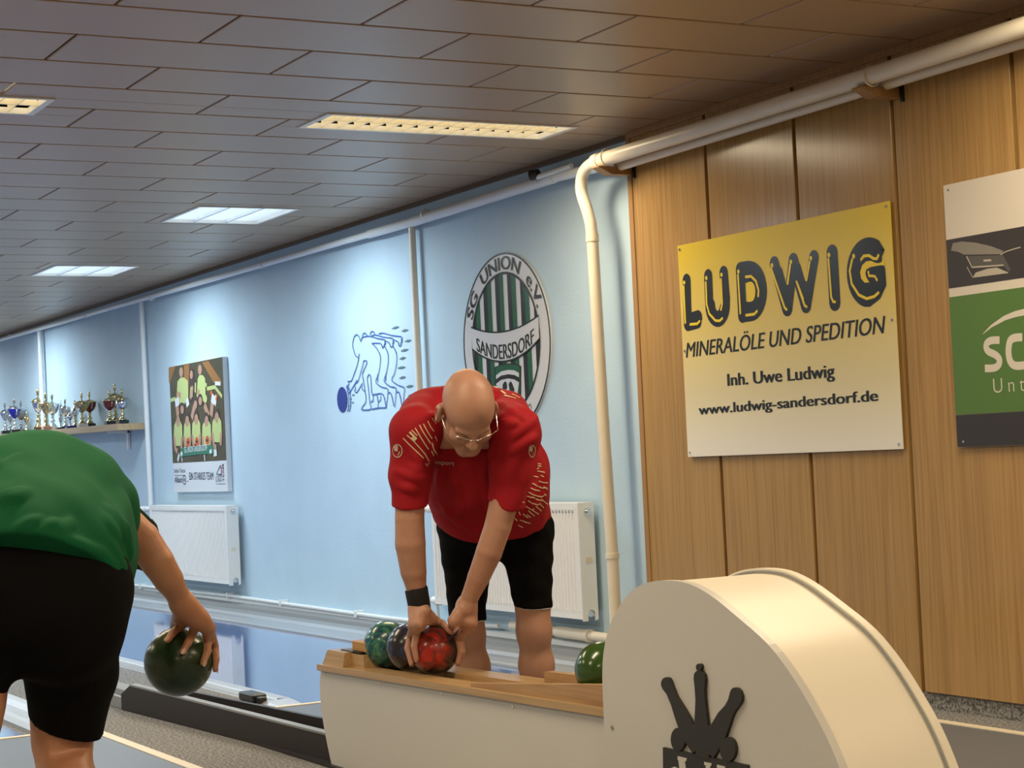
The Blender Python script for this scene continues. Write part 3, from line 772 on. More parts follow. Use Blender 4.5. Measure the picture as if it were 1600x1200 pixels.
def on_ring(r):
    def fn(u, w):
        a = math.pi / 2 - u / r; return (XC - .0025, cy - (r + w) * math.cos(a), cz + (r + w) * math.sin(a))
    return fn
bent_text('SG  UNION  e.V.', 0.95, .078, on_ring(.405), .022)
def on_ban(u, w):
    z = (sag(u, 1.702, .094)); return (XC - .0055, cy - u, z + w * (.9 - .1 * abs(u / RI)))
bent_text('SANDERSDORF', .66, .098, on_ban, .028)
prints(put('lettering', cl_, M_CRK, t, fix=False))
# lower emblem: arch over crossed tools
def K_(x, y): return yz(680 + x / 4.136, 370 + y / 4.136, XC)
def kf(nm, pts, m, d): put(nm, MB().flat([K_(*p) for p in pts], fc, d), m, t, fix=False)
o_ = [(397, 895), (430, 870), (475, 860), (515, 863), (545, 880)]; i_ = [(397, 920), (430, 897), (475, 888), (515, 893), (545, 908)]; k2 = [(397, 950), (430, 925), (475, 915), (515, 922), (545, 940)]
kf('arch_outline', [(386, 842), (430, 823), (480, 817), (522, 821), (557, 834), (556, 1085), (386, 1060)], M_CRK, .0028)
kf('arch_field', [(393, 848), (430, 830), (480, 824), (520, 828), (550, 840), (548, 1078), (395, 1054)], M_CRG, .0032)
kf('arch', o_ + i_[::-1], M_CRW, .0038); kf('arch', i_ + k2[::-1], M_CRK, .0038); kf('emblem_field', k2 + [(532, 1040), (515, 1068), (430, 1056), (412, 1025)], M_CRW, .0036)
kf('tool_emblem', [(438, 1000), (440, 955), (452, 935), (465, 938), (470, 975), (455, 1000), (452, 1045), (436, 1045)], M_CRK, .0042); kf('tool_emblem', [(478, 950), (492, 932), (502, 948), (516, 985), (512, 1050), (492, 1050), (486, 1000)], M_CRK, .0042)
put('year_digit', MB().ribbon([gq for gq in (yz(826, 634, XC), yz(829, 631, XC), yz(831, 638, XC))], .0055, fc, .0025), M_CRK, t, fix=False)

# ================================================================ line drawing of a bowler on the blue wall
M_LINE = mat('wall_drawing_blue', (0.045, 0.12, 0.36), 0.6); M_LINEG = mat('wall_drawing_grey', (0.10, 0.17, 0.21), 0.6); M_BALLB = mat('wall_drawing_ball_blue', (0.01, 0.03, 0.22), 0.6)
XD = 4.997; fd = wall_fn(XD)
def D(x, y): return yz(500 + x / 6.6667, 480 + y / 6.6667, XD)
t = thing('wall_drawing', 'blue outline drawing of a bending bowler and his ball on the blue wall', 'drawing', (XD, 10.4, 1.2))
d_ = MB()
def dl(*pts, w=.008):
    P = smooth_path([(*D(*p), 0) for p in pts], 4); d_.ribbon([(p[0], p[1]) for p in P], w, fd, .0012, n_cap=4)
dl((425, 358), (405, 305), (378, 286), (352, 320), (340, 395), (352, 450), (370, 502), (392, 522), (402, 530))
dl((402, 530), (385, 610), (350, 710), (325, 768), (290, 772)); dl((425, 358), (440, 318), (480, 303), (530, 305), (600, 325), (665, 335))
dl((665, 335), (680, 348), (672, 362), (684, 375), (668, 388), (676, 405), (655, 412), (655, 430), (640, 392), (620, 375), (540, 376))
dl((540, 376), (590, 430), (625, 500), (628, 580), (610, 690), (582, 778), (640, 830), (700, 848), (706, 900), (688, 1048)); dl((688, 1048), (655, 908), (570, 908), (540, 895), (525, 712), (492, 735), (505, 850), (518, 990), (530, 1060), (440, 1070), (438, 1045), (478, 980), (470, 880), (440, 690))
dl((440, 690), (490, 572), (455, 560), (450, 585), (400, 760), (370, 790)); dl((410, 488), (400, 530)); dl((540, 1062), (610, 1050), (688, 1046)); dl((290, 772), (302, 800), (280, 825), (296, 850), (285, 875), (305, 892), (345, 830), (385, 760)); dl((375, 790), (355, 815), (372, 840), (360, 870), (385, 886), (440, 790)); dl((440, 810), (435, 840), (462, 875))
dl((440, 312), (448, 280), (470, 270), (488, 288)); dl((522, 285), (530, 260), (552, 253), (570, 272)); dl((535, 297), (580, 288), (660, 310), (750, 322)); dl((750, 322), (766, 335), (757, 352), (770, 365), (755, 378), (760, 398), (738, 415), (720, 372), (690, 355)); dl((615, 276), (660, 270), (740, 292), (840, 306)); dl((840, 306), (858, 325), (845, 342), (856, 355), (842, 372), (846, 388), (826, 405), (812, 362), (775, 345))
dl((680, 420), (706, 480), (710, 570), (690, 690), (668, 768), (730, 825), (788, 840), (790, 900), (775, 1038), (740, 900), (710, 893)); dl((765, 415), (795, 480), (798, 570), (775, 690), (748, 760), (820, 815), (876, 838), (876, 900), (858, 1032), (825, 892), (798, 888)); dl((552, 920), (555, 965), (530, 990)); dl((595, 920), (605, 990), (605, 1045)); dl((635, 925), (630, 965), (608, 988)); dl((600, 700), (602, 775)); dl((684, 700), (684, 768))
prints(put('outline', d_, M_LINE, t, fix=False))
d_ = MB()
def dash(x0, y0, x1, y1, w=.016): d_.ribbon([D(x0, y0), D((x0 + x1) / 2, (y0 + y1) / 2), D(x1, y1)], [.002, w, .004], fd, .0012, n_cap=0)
for q in ((745, 224, 820, 202), (848, 250, 915, 234), (882, 358, 948, 342), (840, 456, 918, 438), (825, 540, 892, 522), (806, 636, 886, 620), (824, 740, 892, 724), (894, 830, 970, 816), (915, 924, 984, 910), (890, 1010, 975, 998)): dash(*q)
for q in ((332, 915, 360, 910), (308, 955, 334, 952), (328, 995, 354, 990), (302, 1030, 326, 1026)): dash(*q, w=.008)
prints(put('motion_dashes', d_, M_LINEG, t, fix=False))
b0 = D(232, 963); b1 = D(264, 963)
put('ball', MB().flat([(b0[0] + .083 * math.cos(a), b0[1] + .085 * math.sin(a)) for a in np.linspace(0, 2 * math.pi, 25)[:-1]], fd, .0012), M_BALLB, t, fix=False)
arcs = MB()
for dx in (.055, .085): arcs.ribbon([(b0[0] - dx - .05 * math.cos(a) + .0, b0[1] + .088 * math.sin(a)) for a in np.linspace(-1.2, 1.2, 11)], .010, fd, .0012, n_cap=0)
prints(put('ball_arcs', arcs, M_LINE, t, fix=False))

# ================================================================ team poster on canvas
XP = 4.958; fp_ = wall_fn(XP)
t = thing('team_poster', 'tall canvas print of a team in yellow-green shirts on the blue wall', 'poster', (XP, 14.0, .895))
M_PBG = mat('poster_olive', (0.075, 0.065, 0.030), 0.5, noise=.5, nscale=6); M_PSH = mat('poster_lime', (0.44, 0.52, 0.20), 0.5); M_PSK = mat('poster_skin', (0.42, 0.24, 0.17), 0.5)
M_PHR = mat('poster_hair', (0.05, 0.03, 0.03), 0.5); M_PWD = mat('poster_orange', (0.28, 0.12, 0.03), 0.5); M_PGR = mat('poster_green', (0.02, 0.16, 0.10), 0.5)
M_PWT = mat('poster_white', (0.62, 0.65, 0.68), 0.5); M_PTX = mat('poster_ink', (0.02, 0.03, 0.07), 0.5); M_POR = mat('poster_red', (0.55, 0.10, 0.02), 0.5); M_PPK = mat('poster_magenta', (0.4, 0.03, 0.2), 0.5)
put('canvas', MB().box((XP, 13.40, .893), (WALL - .001, 14.655, 1.922), .003), M_PWT, t)
put('photo_print', MB().flat([(14.653, 1.132), (13.402, 1.132), (13.402, 1.92), (14.653, 1.92)], fp_, .001), M_PBG, t, fix=False)
YA, YB_ = 14.655, 13.40
def P_(x, y):
    # crop pixels of the poster -> canvas: left edge x 66..110, right 490..530, top 130..45, bottom 905..875
    q = at_x(250 + x / 5.217, 550 + y / 5.217, XP); return (q[1], q[2])
lay = {}
def pf(key, pts, d): lay.setdefault(key, MB()).flat([P_(*p) for p in pts], fp_, d)
def pe(key, x, y, rx, ry, d, n=12): pf(key, [(x + rx * math.cos(a), y + ry * math.sin(a)) for a in np.linspace(0, 2 * math.pi, n + 1)[:-1]], d)
pf('orange', ((72, 130), (130, 112), (80, 260), (74, 240)), .002); pf('orange', ((195, 110), (240, 95), (235, 330), (200, 320)), .002); pf('orange', ((345, 85), (395, 72), (500, 230), (502, 260), (440, 250)), .002)
def pl(key, pts, w, d): lay.setdefault(key, MB()).ribbon([P_(*p) for p in pts], w, fp_, d, n_cap=0)
pl('lime', ((85, 395), (130, 380)), .03, .0022); pl('lime', ((385, 300), (450, 285), (508, 365)), .03, .0022); pl('white', ((450, 255), (495, 258)), .03, .0022)
for (x, y, w, h) in ((185, 300, 48, 110), (338, 280, 36, 95)):
    pf('lime', ((x - w, y + 75), (x - w + 8, y - 60), (x - 14, y - 92), (x + 14, y - 92), (x + w - 4, y - 65), (x + w, y + 60), (x + 20, y + 120), (x - 18, y + 120)), .0026)
    pe('skin', x - 10, y - 135, 16, 42, .0030); pl('skin', ((x - w + 6, y + 40), (x - 12, y + 60)), .05, .003)
pf('hair', ((238, 300), (246, 140), (262, 125), (280, 150), (286, 330), (250, 420)), .0026); pe('skin', 258, 185, 12, 36, .003); pl('lime', ((262, 290), (256, 360)), .06, .003); pl('skin', ((270, 280), (250, 380)), .04, .0032); pl('lime', ((292, 250), (290, 330)), .03, .0028)
for (x, y) in ((182, 470), (330, 400), (290, 430)):
    pe('hair', x, y - 10, 22, 50, .0034); pe('skin', x + 2, y, 14, 36, .0036)
pl('white', ((140, 375), (146, 440)), .10, .0036); pl('white', ((222, 380), (232, 440)), .07, .0036); pl('white', ((440, 350), (430, 420)), .07, .0036); pl('white', ((462, 360), (448, 430)), .05, .0036); pl('skin', ((430, 420), (420, 520)), .07, .0036); pl('skin', ((142, 440), (150, 520)), .07, .0034); pl('skin', ((285, 440), (262, 540)), .06, .0034); pl('skin', ((365, 430), (400, 520)), .06, .0034); pl('red', ((424, 315), (420, 350)), .04, .0038); pl('red', ((470, 345), (460, 395)), .03, .0038)
pe('lime', 372, 380, 16, 35, .0037); pe('lime', 378, 268, 8, 18, .0037)
for (x, y, wdt) in ((152, 640, 40), (226, 640, 34), (300, 625, 40), (384, 640, 42), (468, 610, 44)):
    pf('lime', ((x - wdt + 4, y + 60), (x - wdt + 8, y - 40), (x - 14, y - 85), (x + 14, y - 85), (x + wdt - 8, y - 45), (x + wdt - 4, y + 60), (x + 22, y + 125), (x - 22, y + 125)), .0042)
    if wdt != 40 or x > 200: pe('hair', x - 2, y - 95, 20, 55, .0043)
    pe('skin', x, y - 75, 16, 46, .0045); pl('skin', ((x - wdt + 8, y + 50), (x - wdt + 18, y + 150), (x - 4, y + 170)), .045, .0044); pl('skin', ((x + wdt - 8, y + 50), (x + wdt - 14, y + 150)), .045, .0044)
for (x, y) in ((233, 735), (305, 730), (390, 720)): pe('red', x, y, 16, 38, .0048); pl('hair', ((x - 8, y + 8), (x, y - 5), (x + 8, y + 8)), .02, .005)
pf('green', ((172, 790), (200, 775), (320, 768), (440, 755), (445, 830), (320, 835), (200, 850), (170, 865)), .0052)
pl('white', ((178, 815), (182, 845)), .05, .0055); pl('white', ((416, 795), (420, 825)), .05, .0055)
pl('white', ((150, 850), (160, 870)), .07, .0046); pl('white', ((452, 790), (456, 850)), .07, .0046); pl('white', ((182, 860), (186, 895)), .02, .0046); pl('white', ((366, 838), (370, 885)), .02, .0046)
keys = dict(orange=(M_PWD, 'print_lanes'), lime=(M_PSH, 'print_shirts'), skin=(M_PSK, 'print_skin'), hair=(M_PHR, 'print_hair'), white=(M_PWT, 'print_socks'), red=(M_POR, 'print_pins'), green=(M_PGR, 'print_banner'))
for k_n, (m_, nm) in keys.items(): prints(put(nm, lay[k_n], m_, t, fix=False))
tx = MB(); XT = XP - .001
def ptext(txt, p0, p1, cap, bold=.0, mb=tx, d=.0012, sh=0):
    a, b = P_(*p0), P_(*p1); text_on(mb, txt, XP, a[0], b[0], a[1], cap, d, bold, sh, b[1])
bt = MB(); ptext('SG UNION SANDERSDORF', (204, 822), (392, 800), .05, .01, bt, .0058); prints(put('banner_lettering', bt, M_PWT, t, fix=False))
ptext('Stefan Tuscze', (116, 985), (206, 982), .035); ptext('Allianz', (120, 1065), (184, 1063), .052, .02); pl('ink', ((118, 1005), (208, 1006)), .004, .0012)
ptext('...', (218, 1058), (234, 1055), .04, .02); ptext('EIN STARKES TEAM', (240, 1042), (438, 1040), .062, .02)
ptext('LOGO', (455, 1058), (505, 1056), .05); ptext('www.logoteam.de', (458, 1080), (534, 1078), .012)
lay['ink'].ribbon([(P_(199, 1042)[0] + .036 * math.cos(a), P_(199, 1042)[1] + .036 * math.sin(a)) for a in np.linspace(0, 2 * math.pi, 17)[:-1]], .010, fp_, .0012, closed=True)
for dx in (-5, 0, 5): pl('ink', ((199 + dx, 1030), (199 + dx, 1055)), .008, .0012)
V, F = text_mesh('TEAM', .01); p = P_(526, 1058); w = V[:, 0].max()
tx.add([(XP - .0012, p[0] - (0 - y) * .05 * 1.0 - .0, p[1] + x / w * .135) for x, y, _ in V], F)
prints(put('lettering', tx, M_PTX, t, fix=False)); prints(put('logo_lines', lay['ink'], M_PTX, t, fix=False))
q = MB(); q.ribbon([P_(*c) for c in ((492, 930), (460, 995), (500, 1000))], .018, fp_, .0012); put('triangle_logo', q, M_PGR, t, fix=False)
q = MB(); q.ribbon([P_(*c) for c in ((500, 935), (502, 1000))], .022, fp_, .0014); put('triangle_logo', q, M_PPK, t, fix=False)

# ================================================================ trophy shelf
M_SHELF = wood_mat('beech_shelf', (0.55, 0.40, 0.24), (0.42, 0.29, 0.16), (0.50, 0.355, 0.20), 'Y', 0.8, 0.45)
def zs(y): return 1.492 + (y - 15.42) * 0.0095       # the shelf sags towards its near end
t = thing('trophy_shelf', 'long beech shelf with trophies on the blue wall', 'shelf', (4.86, 17, 1.45))
for (a, b) in ((15.42, 16.30), (16.30, 17.0), (17.0, 22.0)):
    put('board', MB().hexa([(4.74, a, zs(a) - .055), (4.995, a, zs(a) - .055), (4.995, b - .002, zs(b) - .055), (4.74, b - .002, zs(b) - .055)],
                           [(4.74, a, zs(a)), (4.995, a, zs(a)), (4.995, b - .002, zs(b)), (4.74, b - .002, zs(b))]), M_SHELF, t)
for yb in (15.9, 17.75, 19.8):
    put('bracket', MB().box((4.80, yb - .015, zs(yb) - .075), (4.99, yb + .015, zs(yb) - .056)).box((4.97, yb - .015, zs(yb) - .22), (4.99, yb + .015, zs(yb) - .056)), M_WHITE, t)

M_GOLD = mat('trophy_gold', (0.60, 0.49, 0.26), 0.18, metal=1.0); M_SILV = mat('trophy_silver', (0.66, 0.67, 0.70), 0.14, metal=1.0); M_BRONZE = mat('trophy_bronze', (0.50, 0.30, 0.16), 0.25, metal=1.0)
M_RED = mat('trophy_dark_red', (0.13, 0.012, 0.014), 0.16, coat=.5); M_COB = mat('trophy_cobalt', (0.01, 0.012, 0.28), 0.15, coat=.5); M_MARB = mat('trophy_black_marble', (0.015, 0.02, 0.018), 0.2); M_BROWN = mat('trophy_brown_base', (0.10, 0.04, 0.02), 0.4); M_MARW = mat('trophy_white_marble', (0.6, 0.58, 0.55), 0.3); M_ROSE = mat('trophy_rose_marble', (0.55, 0.30, 0.24), 0.3); M_PEWT = mat('trophy_pewter', (0.35, 0.33, 0.31), 0.3, metal=.9)
CW = .60
CUPS = {
 'cup': [(.010, 0), (.018, .05), (.040, .12), (.075, .30), (.098, .60), (.105, .92), (.108, 1.0)],
 'bowl': [(.010, 0), (.02, .05), (.07, .25), (.12, .60), (.145, .85), (.150, 1.0)],
 'globe': [(.012, 0), (.05, .12), (.085, .35), (.095, .6), (.085, .85), (.05, 1.0)],
 'tall': [(.012, 0), (.035, .1), (.062, .35), (.075, .7), (.080, 1.0)]}
def trophy(px, py_base, py_top, kind, cupm, metal, basem, label, rw=1.0, stem=.30, cup=.30, lid=True, plaque=True, X=4.86, base_w=.042):
    """trophy standing on the shelf; its size follows from base and top row in the photograph"""
    p = at_x(px, py_base, X); y = p[1]; z0 = zs(y)
    H = (py_base - py_top) * np.dot(np.array([X, y, z0]) - EYE, FWD) / FPX
    t = thing('trophy', label, 'trophy', (X, y, z0), 'trophies on the shelf')
    hb = .10 * H
    put('base', MB().box((X - base_w, y - base_w, z0), (X + base_w, y + base_w, z0 + hb), .004), basem, t)
    hs = stem * H; s = H / .34
    put('stem', MB().lathe((X, y, z0 + hb), [(.038 * s, 0), (.034 * s, .10 * hs), (.016 * s, .28 * hs), (.012 * s, .42 * hs), (.026 * s, .52 * hs), (.013 * s, .62 * hs), (.011 * s, .88 * hs), (.02 * s, hs)], 14), metal, t)
    hc = cup * H; zc = z0 + hb + hs
    put('cup', MB().lathe((X, y, zc), [(r * s * rw * CW, q * hc) for r, q in CUPS[kind]], 20), cupm, t)
    rt = CUPS[kind][-1][0] * s * rw * CW; zt = zc + hc
    put('rim', MB().lathe((X, y, zt - .006 * s), [(rt * 1.0, 0), (rt * 1.07, .004 * s), (rt * 1.07, .010 * s), (rt * .98, .014 * s)], 20), metal, t)
    if kind in ('cup', 'bowl'):
        hd = MB()
        for sg in (-1, 1):
            rr = rt
            hd.tube([(X, y + sg * rr * .95, zt - .1 * hc), (X, y + sg * rr * 1.35, zt - .08 * hc), (X, y + sg * rr * 1.38, zt - .35 * hc), (X, y + sg * rr * .95, zt - .60 * hc)], .006 * s, 8)
        prints(put('handles', hd, metal, t))
    if lid:
        hl = .07 * H
        put('lid', MB().lathe((X, y, zt + .004 * s), [(rt * .95, 0), (rt * .75, .35 * hl), (rt * .35, .75 * hl), (.008 * s, hl)], 18), metal, t)
        zt += hl
    if plaque:
        hp = z0 + H - zt
        put('finial', MB().lathe((X, y, zt), [(.006 * s, 0), (.004 * s, .18 * hp), (.010 * s, .24 * hp), (.004 * s, .3 * hp)], 8).sphere((X, y, zt + .62 * hp), (.011 * s, .019 * s, .40 * hp), 12, 8), M_PEWT if metal is not M_GOLD else M_GOLD, t)
    return t
TR = [
 (9, 681, 632, 'bowl', M_SILV, M_SILV, M_MARB, 'leftmost trophy on the shelf, a small silver bowl', .62),
 (17, 683, 638, 'tall', M_SILV, M_SILV, M_MARB, 'slim silver trophy between the leftmost bowl and the cobalt blue cup', .9),
 (24, 682, 627, 'bowl', M_COB, M_SILV, M_MARB, 'trophy with a cobalt blue bowl', .72),
 (34, 680, 629, 'tall', M_PEWT, M_SILV, M_BROWN, 'tall grey lidded trophy just right of the cobalt blue one', 1.15),
 (42, 677, 645, 'bowl', M_GOLD, M_GOLD, M_MARB, 'short golden trophy at the right end of the leftmost cluster', .6),
 (61, 674, 606, 'bowl', M_SILV, M_GOLD, M_BROWN, 'tallest silver and gold trophy, on a brown base in front of the pipe', .55),
 (73, 672, 613, 'bowl', M_GOLD, M_GOLD, M_ROSE, 'golden trophy right next to the one on the brown base', .6),
 (83, 671, 613, 'cup', M_SILV, M_SILV, M_MARW, 'big silver cup with a bronze figure on its lid, left half of the shelf', .95),
 (95, 669, 644, 'tall', M_SILV, M_SILV, M_MARB, 'very small silver trophy between two bigger silver cups', .8),
 (103, 668, 620, 'cup', M_SILV, M_SILV, M_MARB, 'silver cup with a thin spike on top near the middle of the shelf', .85),
 (110, 667, 636, 'globe', M_SILV, M_SILV, M_COB, 'small round silver trophy on a blue base', .9),
 (118, 666, 621, 'globe', M_SILV, M_GOLD, M_MARB, 'silver globe trophy with gold stem left of the wide golden bowl', .8),
 (129, 665, 611, 'bowl', M_GOLD, M_GOLD, M_MARW, 'wide golden bowl trophy left of a dark red cup', .85),
 (141, 664, 608, 'cup', M_RED, M_GOLD, M_MARB, 'dark red cup trophy on a black base in the middle cluster', 1.0),
 (172, 661, 607, 'cup', M_RED, M_GOLD, M_MARB, 'dark red cup trophy in the right hand cluster', 1.0),
 (181, 660, 596, 'bowl', M_GOLD, M_GOLD, M_ROSE, 'tall golden trophy on a rose base behind the right dark red cup', .62),
 (192, 658, 604, 'globe', M_SILV, M_GOLD, M_MARB, 'silver globe trophy at the right end of the shelf', 1.15),
]
for i, q in enumerate(TR):
    trophy(*q[:8], rw=q[8], X=4.80 if i % 2 == 0 else 4.92)

# ================================================================ ball return machine
M_LAM = mat('white_laminate_shaded', (0.57, 0.555, 0.53), 0.38, noise=.02, nscale=90)  # housing's white laminate, darkened to paint in the shade on its side faces
M_LAMB = mat('white_laminate_lit', (0.80, 0.74, 0.62), 0.40)  # same white laminate, lighter to paint in the light on the curved band
M_OAKR = wood_mat('oak_rail', (0.50, 0.335, 0.17), (0.35, 0.215, 0.095), (0.44, 0.285, 0.135), 'Y', 1.0, 0.3)
M_OAKD = wood_mat('worn_oak_wedge', (0.44, 0.27, 0.13), (0.30, 0.17, 0.075), (0.38, 0.225, 0.10), 'Y', 1.4, 0.45)
M_YELW = wood_mat('yellow_wood_block', (0.52, 0.28, 0.05), (0.42, 0.21, 0.035), (0.48, 0.25, 0.04), 'Y', 1.0, 0.4)
mach = thing('ball_return', 'large white ball return with a rounded housing, wooden rail and black pin emblem', 'ball return', (2.75, 4.5, 0))
prof = [(4.25, 0.0), (4.248, .30), (4.246, .378), (4.244, .471), (4.232, .540), (4.203, .601), (4.157, .654), (4.084, .708), (4.006, .734), (3.917, .744), (3.818, .740), (3.724, .715), (3.623, .671), (3.502, .611), (3.412, .54), (3.338, .461), (3.287, .395), (3.245, .32), (3.205, .23), (3.175, .12), (3.155, 0.0)]
sp_ = [(p[0], p[1]) for p in smooth_path([(a, max(b, 0), 0) for a, b in prof], 4)]
sp_ = [(a, max(b, 0.0)) for a, b in sp_]
put('side_panel', MB().prism(sp_, lambda u, w, q: (q, u, w), 2.600, 2.622), M_LAM, mach)
cyc, czc = 3.80, .30
def grow(pts, d):
    out = []
    for i, (a, b) in enumerate(pts):
        p0 = np.array(pts[max(i - 1, 0)]); p1 = np.array(pts[min(i + 1, len(pts) - 1)]); tt = p1 - p0; tt = tt / (np.linalg.norm(tt) + 1e-9)
        nn = np.array([tt[1], -tt[0]]); 
        if np.dot(nn, np.array([a - cyc, b - czc])) < 0: nn = -nn
        out.append((a + nn[0] * d, max(b + nn[1] * d, 0.0)))
    return out
bi = grow(sp_, -.004); m = len(bi)
bb = MB().add([(2.622, a, b) for a, b in bi] + [(2.895, a, b) for a, b in bi], [(i, i + 1, m + i + 1, m + i) for i in range(m - 1)], True)
put('curved_cover', bb, M_LAMB, mach)
# the cover is cut open where the balls come out; the mouth is dark
put('rear_panel', MB().prism(grow(sp_, .010), lambda u, w, q: (q, u, w), 2.895, 2.918), M_LAMB, mach)
put('cover_edge', MB().tube([(2.893, a, b) for a, b in grow(sp_, .002)], .0030, 8), M_GREYP, mach)
bw = MB()
for yy, zz_ in ((4.205, .345),): bw.tube([(2.598, yy, zz_), (2.606, yy, zz_)], .006, 10)
put('screw', bw, M_GREYP, mach)
# rail cabinet
def zr(y): return .388 - (y - 4.277) * (.030 / 1.916)
yE, yS = 6.195, 4.22
pp = [(yS, 0.0), (yS, zr(yS) - .022), (yE + .004, zr(yE) - .022), (yE + .022, .275), (yE + .008, .165), (yE - .027, .07), (yE - .06, 0.0)]
pp = [(a, b) for a, b in pp[:3]] + [(q[0], q[1]) for q in smooth_path([(a, b, 0) for a, b in pp[2:]], 5)[1:]]
put('side_panel', MB().prism(pp, lambda u, w, q: (q, u, w), 2.618, 2.636), M_LAM, mach)
put('side_panel', MB().prism(pp, lambda u, w, q: (q, u, w), 2.862, 2.880), M_LAM, mach)
put('end_panel', MB().prism([(2.636, 0), (2.862, 0), (2.862, .325), (2.636, .325)], lambda u, w, q: (u, yE - .075 + q, w), 0, .015), M_LAM, mach)
def rail(x0, x1, top, thick, ya=yS, yb=yE + .008, bev=0):
    return MB().hexa([(x0, ya, zr(ya) + top - thick), (x1, ya, zr(ya) + top - thick), (x1, yb, zr(yb) + top - thick), (x0, yb, zr(yb) + top - thick)],
                     [(x0, ya, zr(ya) + top), (x1, ya, zr(ya) + top), (x1, yb, zr(yb) + top), (x0, yb, zr(yb) + top)])
put('rail', rail(2.610, 2.700, 0, .022), M_OAKR, mach)
put('rail', rail(2.790, 2.885, 0, .022), M_OAKR, mach)
put('rail_bed', rail(2.700, 2.790, -.018, .012), M_OAKD, mach)
put('rail_trim', rail(2.604, 2.612, .001, .021), M_OAKR, mach)
for x0, x1, ya, yb, zt in ((2.628, 2.662, 4.24, 5.06, .451), (2.828, 2.862, 4.24, 4.955, .430)):
    put('guide_wedge', MB().hexa([(x0, ya, zr(ya) + .0005), (x1, ya, zr(ya) + .0005), (x1, yb, zr(yb) + .0005), (x0, yb, zr(yb) + .0005)],
                                 [(x0, ya, zt), (x1, ya, zt), (x1, yb, zr(yb) + .010 if x0 < 2.7 else zt - .02), (x0, yb, zr(yb) + .010 if x0 < 2.7 else zt - .02)]), M_OAKD, mach)
ze = zr(6.1)
put('end_block', MB().hexa([(2.622, 6.012, ze + .002), (2.87, 6.012, ze + .002), (2.87, 6.195, ze - .002), (2.622, 6.195, ze - .002)],
                           [(2.632, 6.012, ze + .052), (2.87, 6.012, ze + .052), (2.87, 6.165, ze + .052), (2.632, 6.165, ze + .052)]), M_OAKR, mach)
put('stop_block', MB().box((2.655, 5.905, ze + .0), (2.80, 6.011, ze + .048)), M_OAKR, mach)
put('upper_stop_block', MB().box((2.664, 5.90, ze + .056), (2.80, 6.02, ze + .092), .003), M_YELW, mach)
put('felt_pad', MB().box((2.655, 5.93, ze + .0525), (2.80, 6.10, ze + .056)), M_BLACK, mach)
sc = MB()
for (px, py) in ((508, 1053), (594, 1067), (690, 1084), (801, 1104)):
    c = at_x(px, py, 2.616); sc.sphere((2.617, c[1], c[2]), (.004, .005, .006), 10, 6)
prints(put('cover_cap', sc, M_WHITE, mach))
# black emblem: three pins, two balls, lettered bar
XE = 2.600; fe = wall_fn(XE)
def E_(x, y):
    p = at_x(980 + x / 6, 1000 + y / 6, XE); return (p[1], p[2])
em = MB()
def ef(pts, d=.009): em.prism([E_(*p) for p in pts], fe, .0005, d + em.lay * 1e-4); em.lay += 1
ef(arcpts(697, 252, 26, 34, 0, 360, 14)[:-1])
ef([(660, 440), (650, 360), (655, 312), (675, 288), (697, 280), (722, 288), (748, 318), (757, 370), (750, 460), (752, 540), (765, 660), (785, 820), (795, 1110), (670, 1085), (655, 820), (668, 560)])
ef([(345, 420), (345, 390), (362, 358), (388, 346), (415, 353), (432, 380), (455, 445), (490, 530), (560, 640), (620, 740), (668, 860), (700, 1000), (640, 1062), (540, 900), (500, 800), (470, 710), (440, 610), (400, 510), (358, 455)])
ef([(1030, 442), (1060, 448), (1085, 475), (1102, 520), (1098, 570), (1080, 605), (1040, 655), (1010, 720), (985, 800), (950, 900), (900, 1000), (835, 1102), (770, 1040), (780, 860), (820, 780), (880, 680), (945, 610), (975, 555), (995, 480), (1010, 452)])
ef(arcpts(503, 928, 67, 110, 0, 360, 22)[:-1]); ef(arcpts(970, 1022, 73, 116, 0, 360, 22)[:-1])
ef([(520, 830), (660, 780), (800, 800), (950, 900), (910, 980), (850, 1010), (640, 1010), (570, 930)])
ef([(357, 1003), (1150, 1170), (1155, 1560), (362, 1390)], .007)
put('emblem', em, mat('emblem_black', (0.022, 0.020, 0.017), 0.55), mach)
lt = MB(); ff = lambda pts: lt.prism([E_(*p) for p in pts], fe, .0070, .0086)
ff([(500, 1085), (585, 1105), (578, 1135), (565, 1132), (598, 1330), (530, 1316), (505, 1120), (498, 1118)])
ff([(505, 1200), (470, 1182), (440, 1195), (425, 1240), (435, 1290), (470, 1320), (530, 1310), (515, 1280), (480, 1285), (465, 1250), (475, 1220), (508, 1228)])
ff([(748, 1138), (818, 1153), (812, 1180), (802, 1178), (815, 1375), (765, 1365), (762, 1170), (748, 1166)])
ff([(868, 1165), (945, 1182), (940, 1210), (928, 1207), (925, 1400), (880, 1390), (882, 1196), (868, 1192)]); ff([(805, 1250), (890, 1270), (890, 1300), (805, 1280)])
prints(put('emblem_lettering', lt, M_LAM, mach, fix=False))

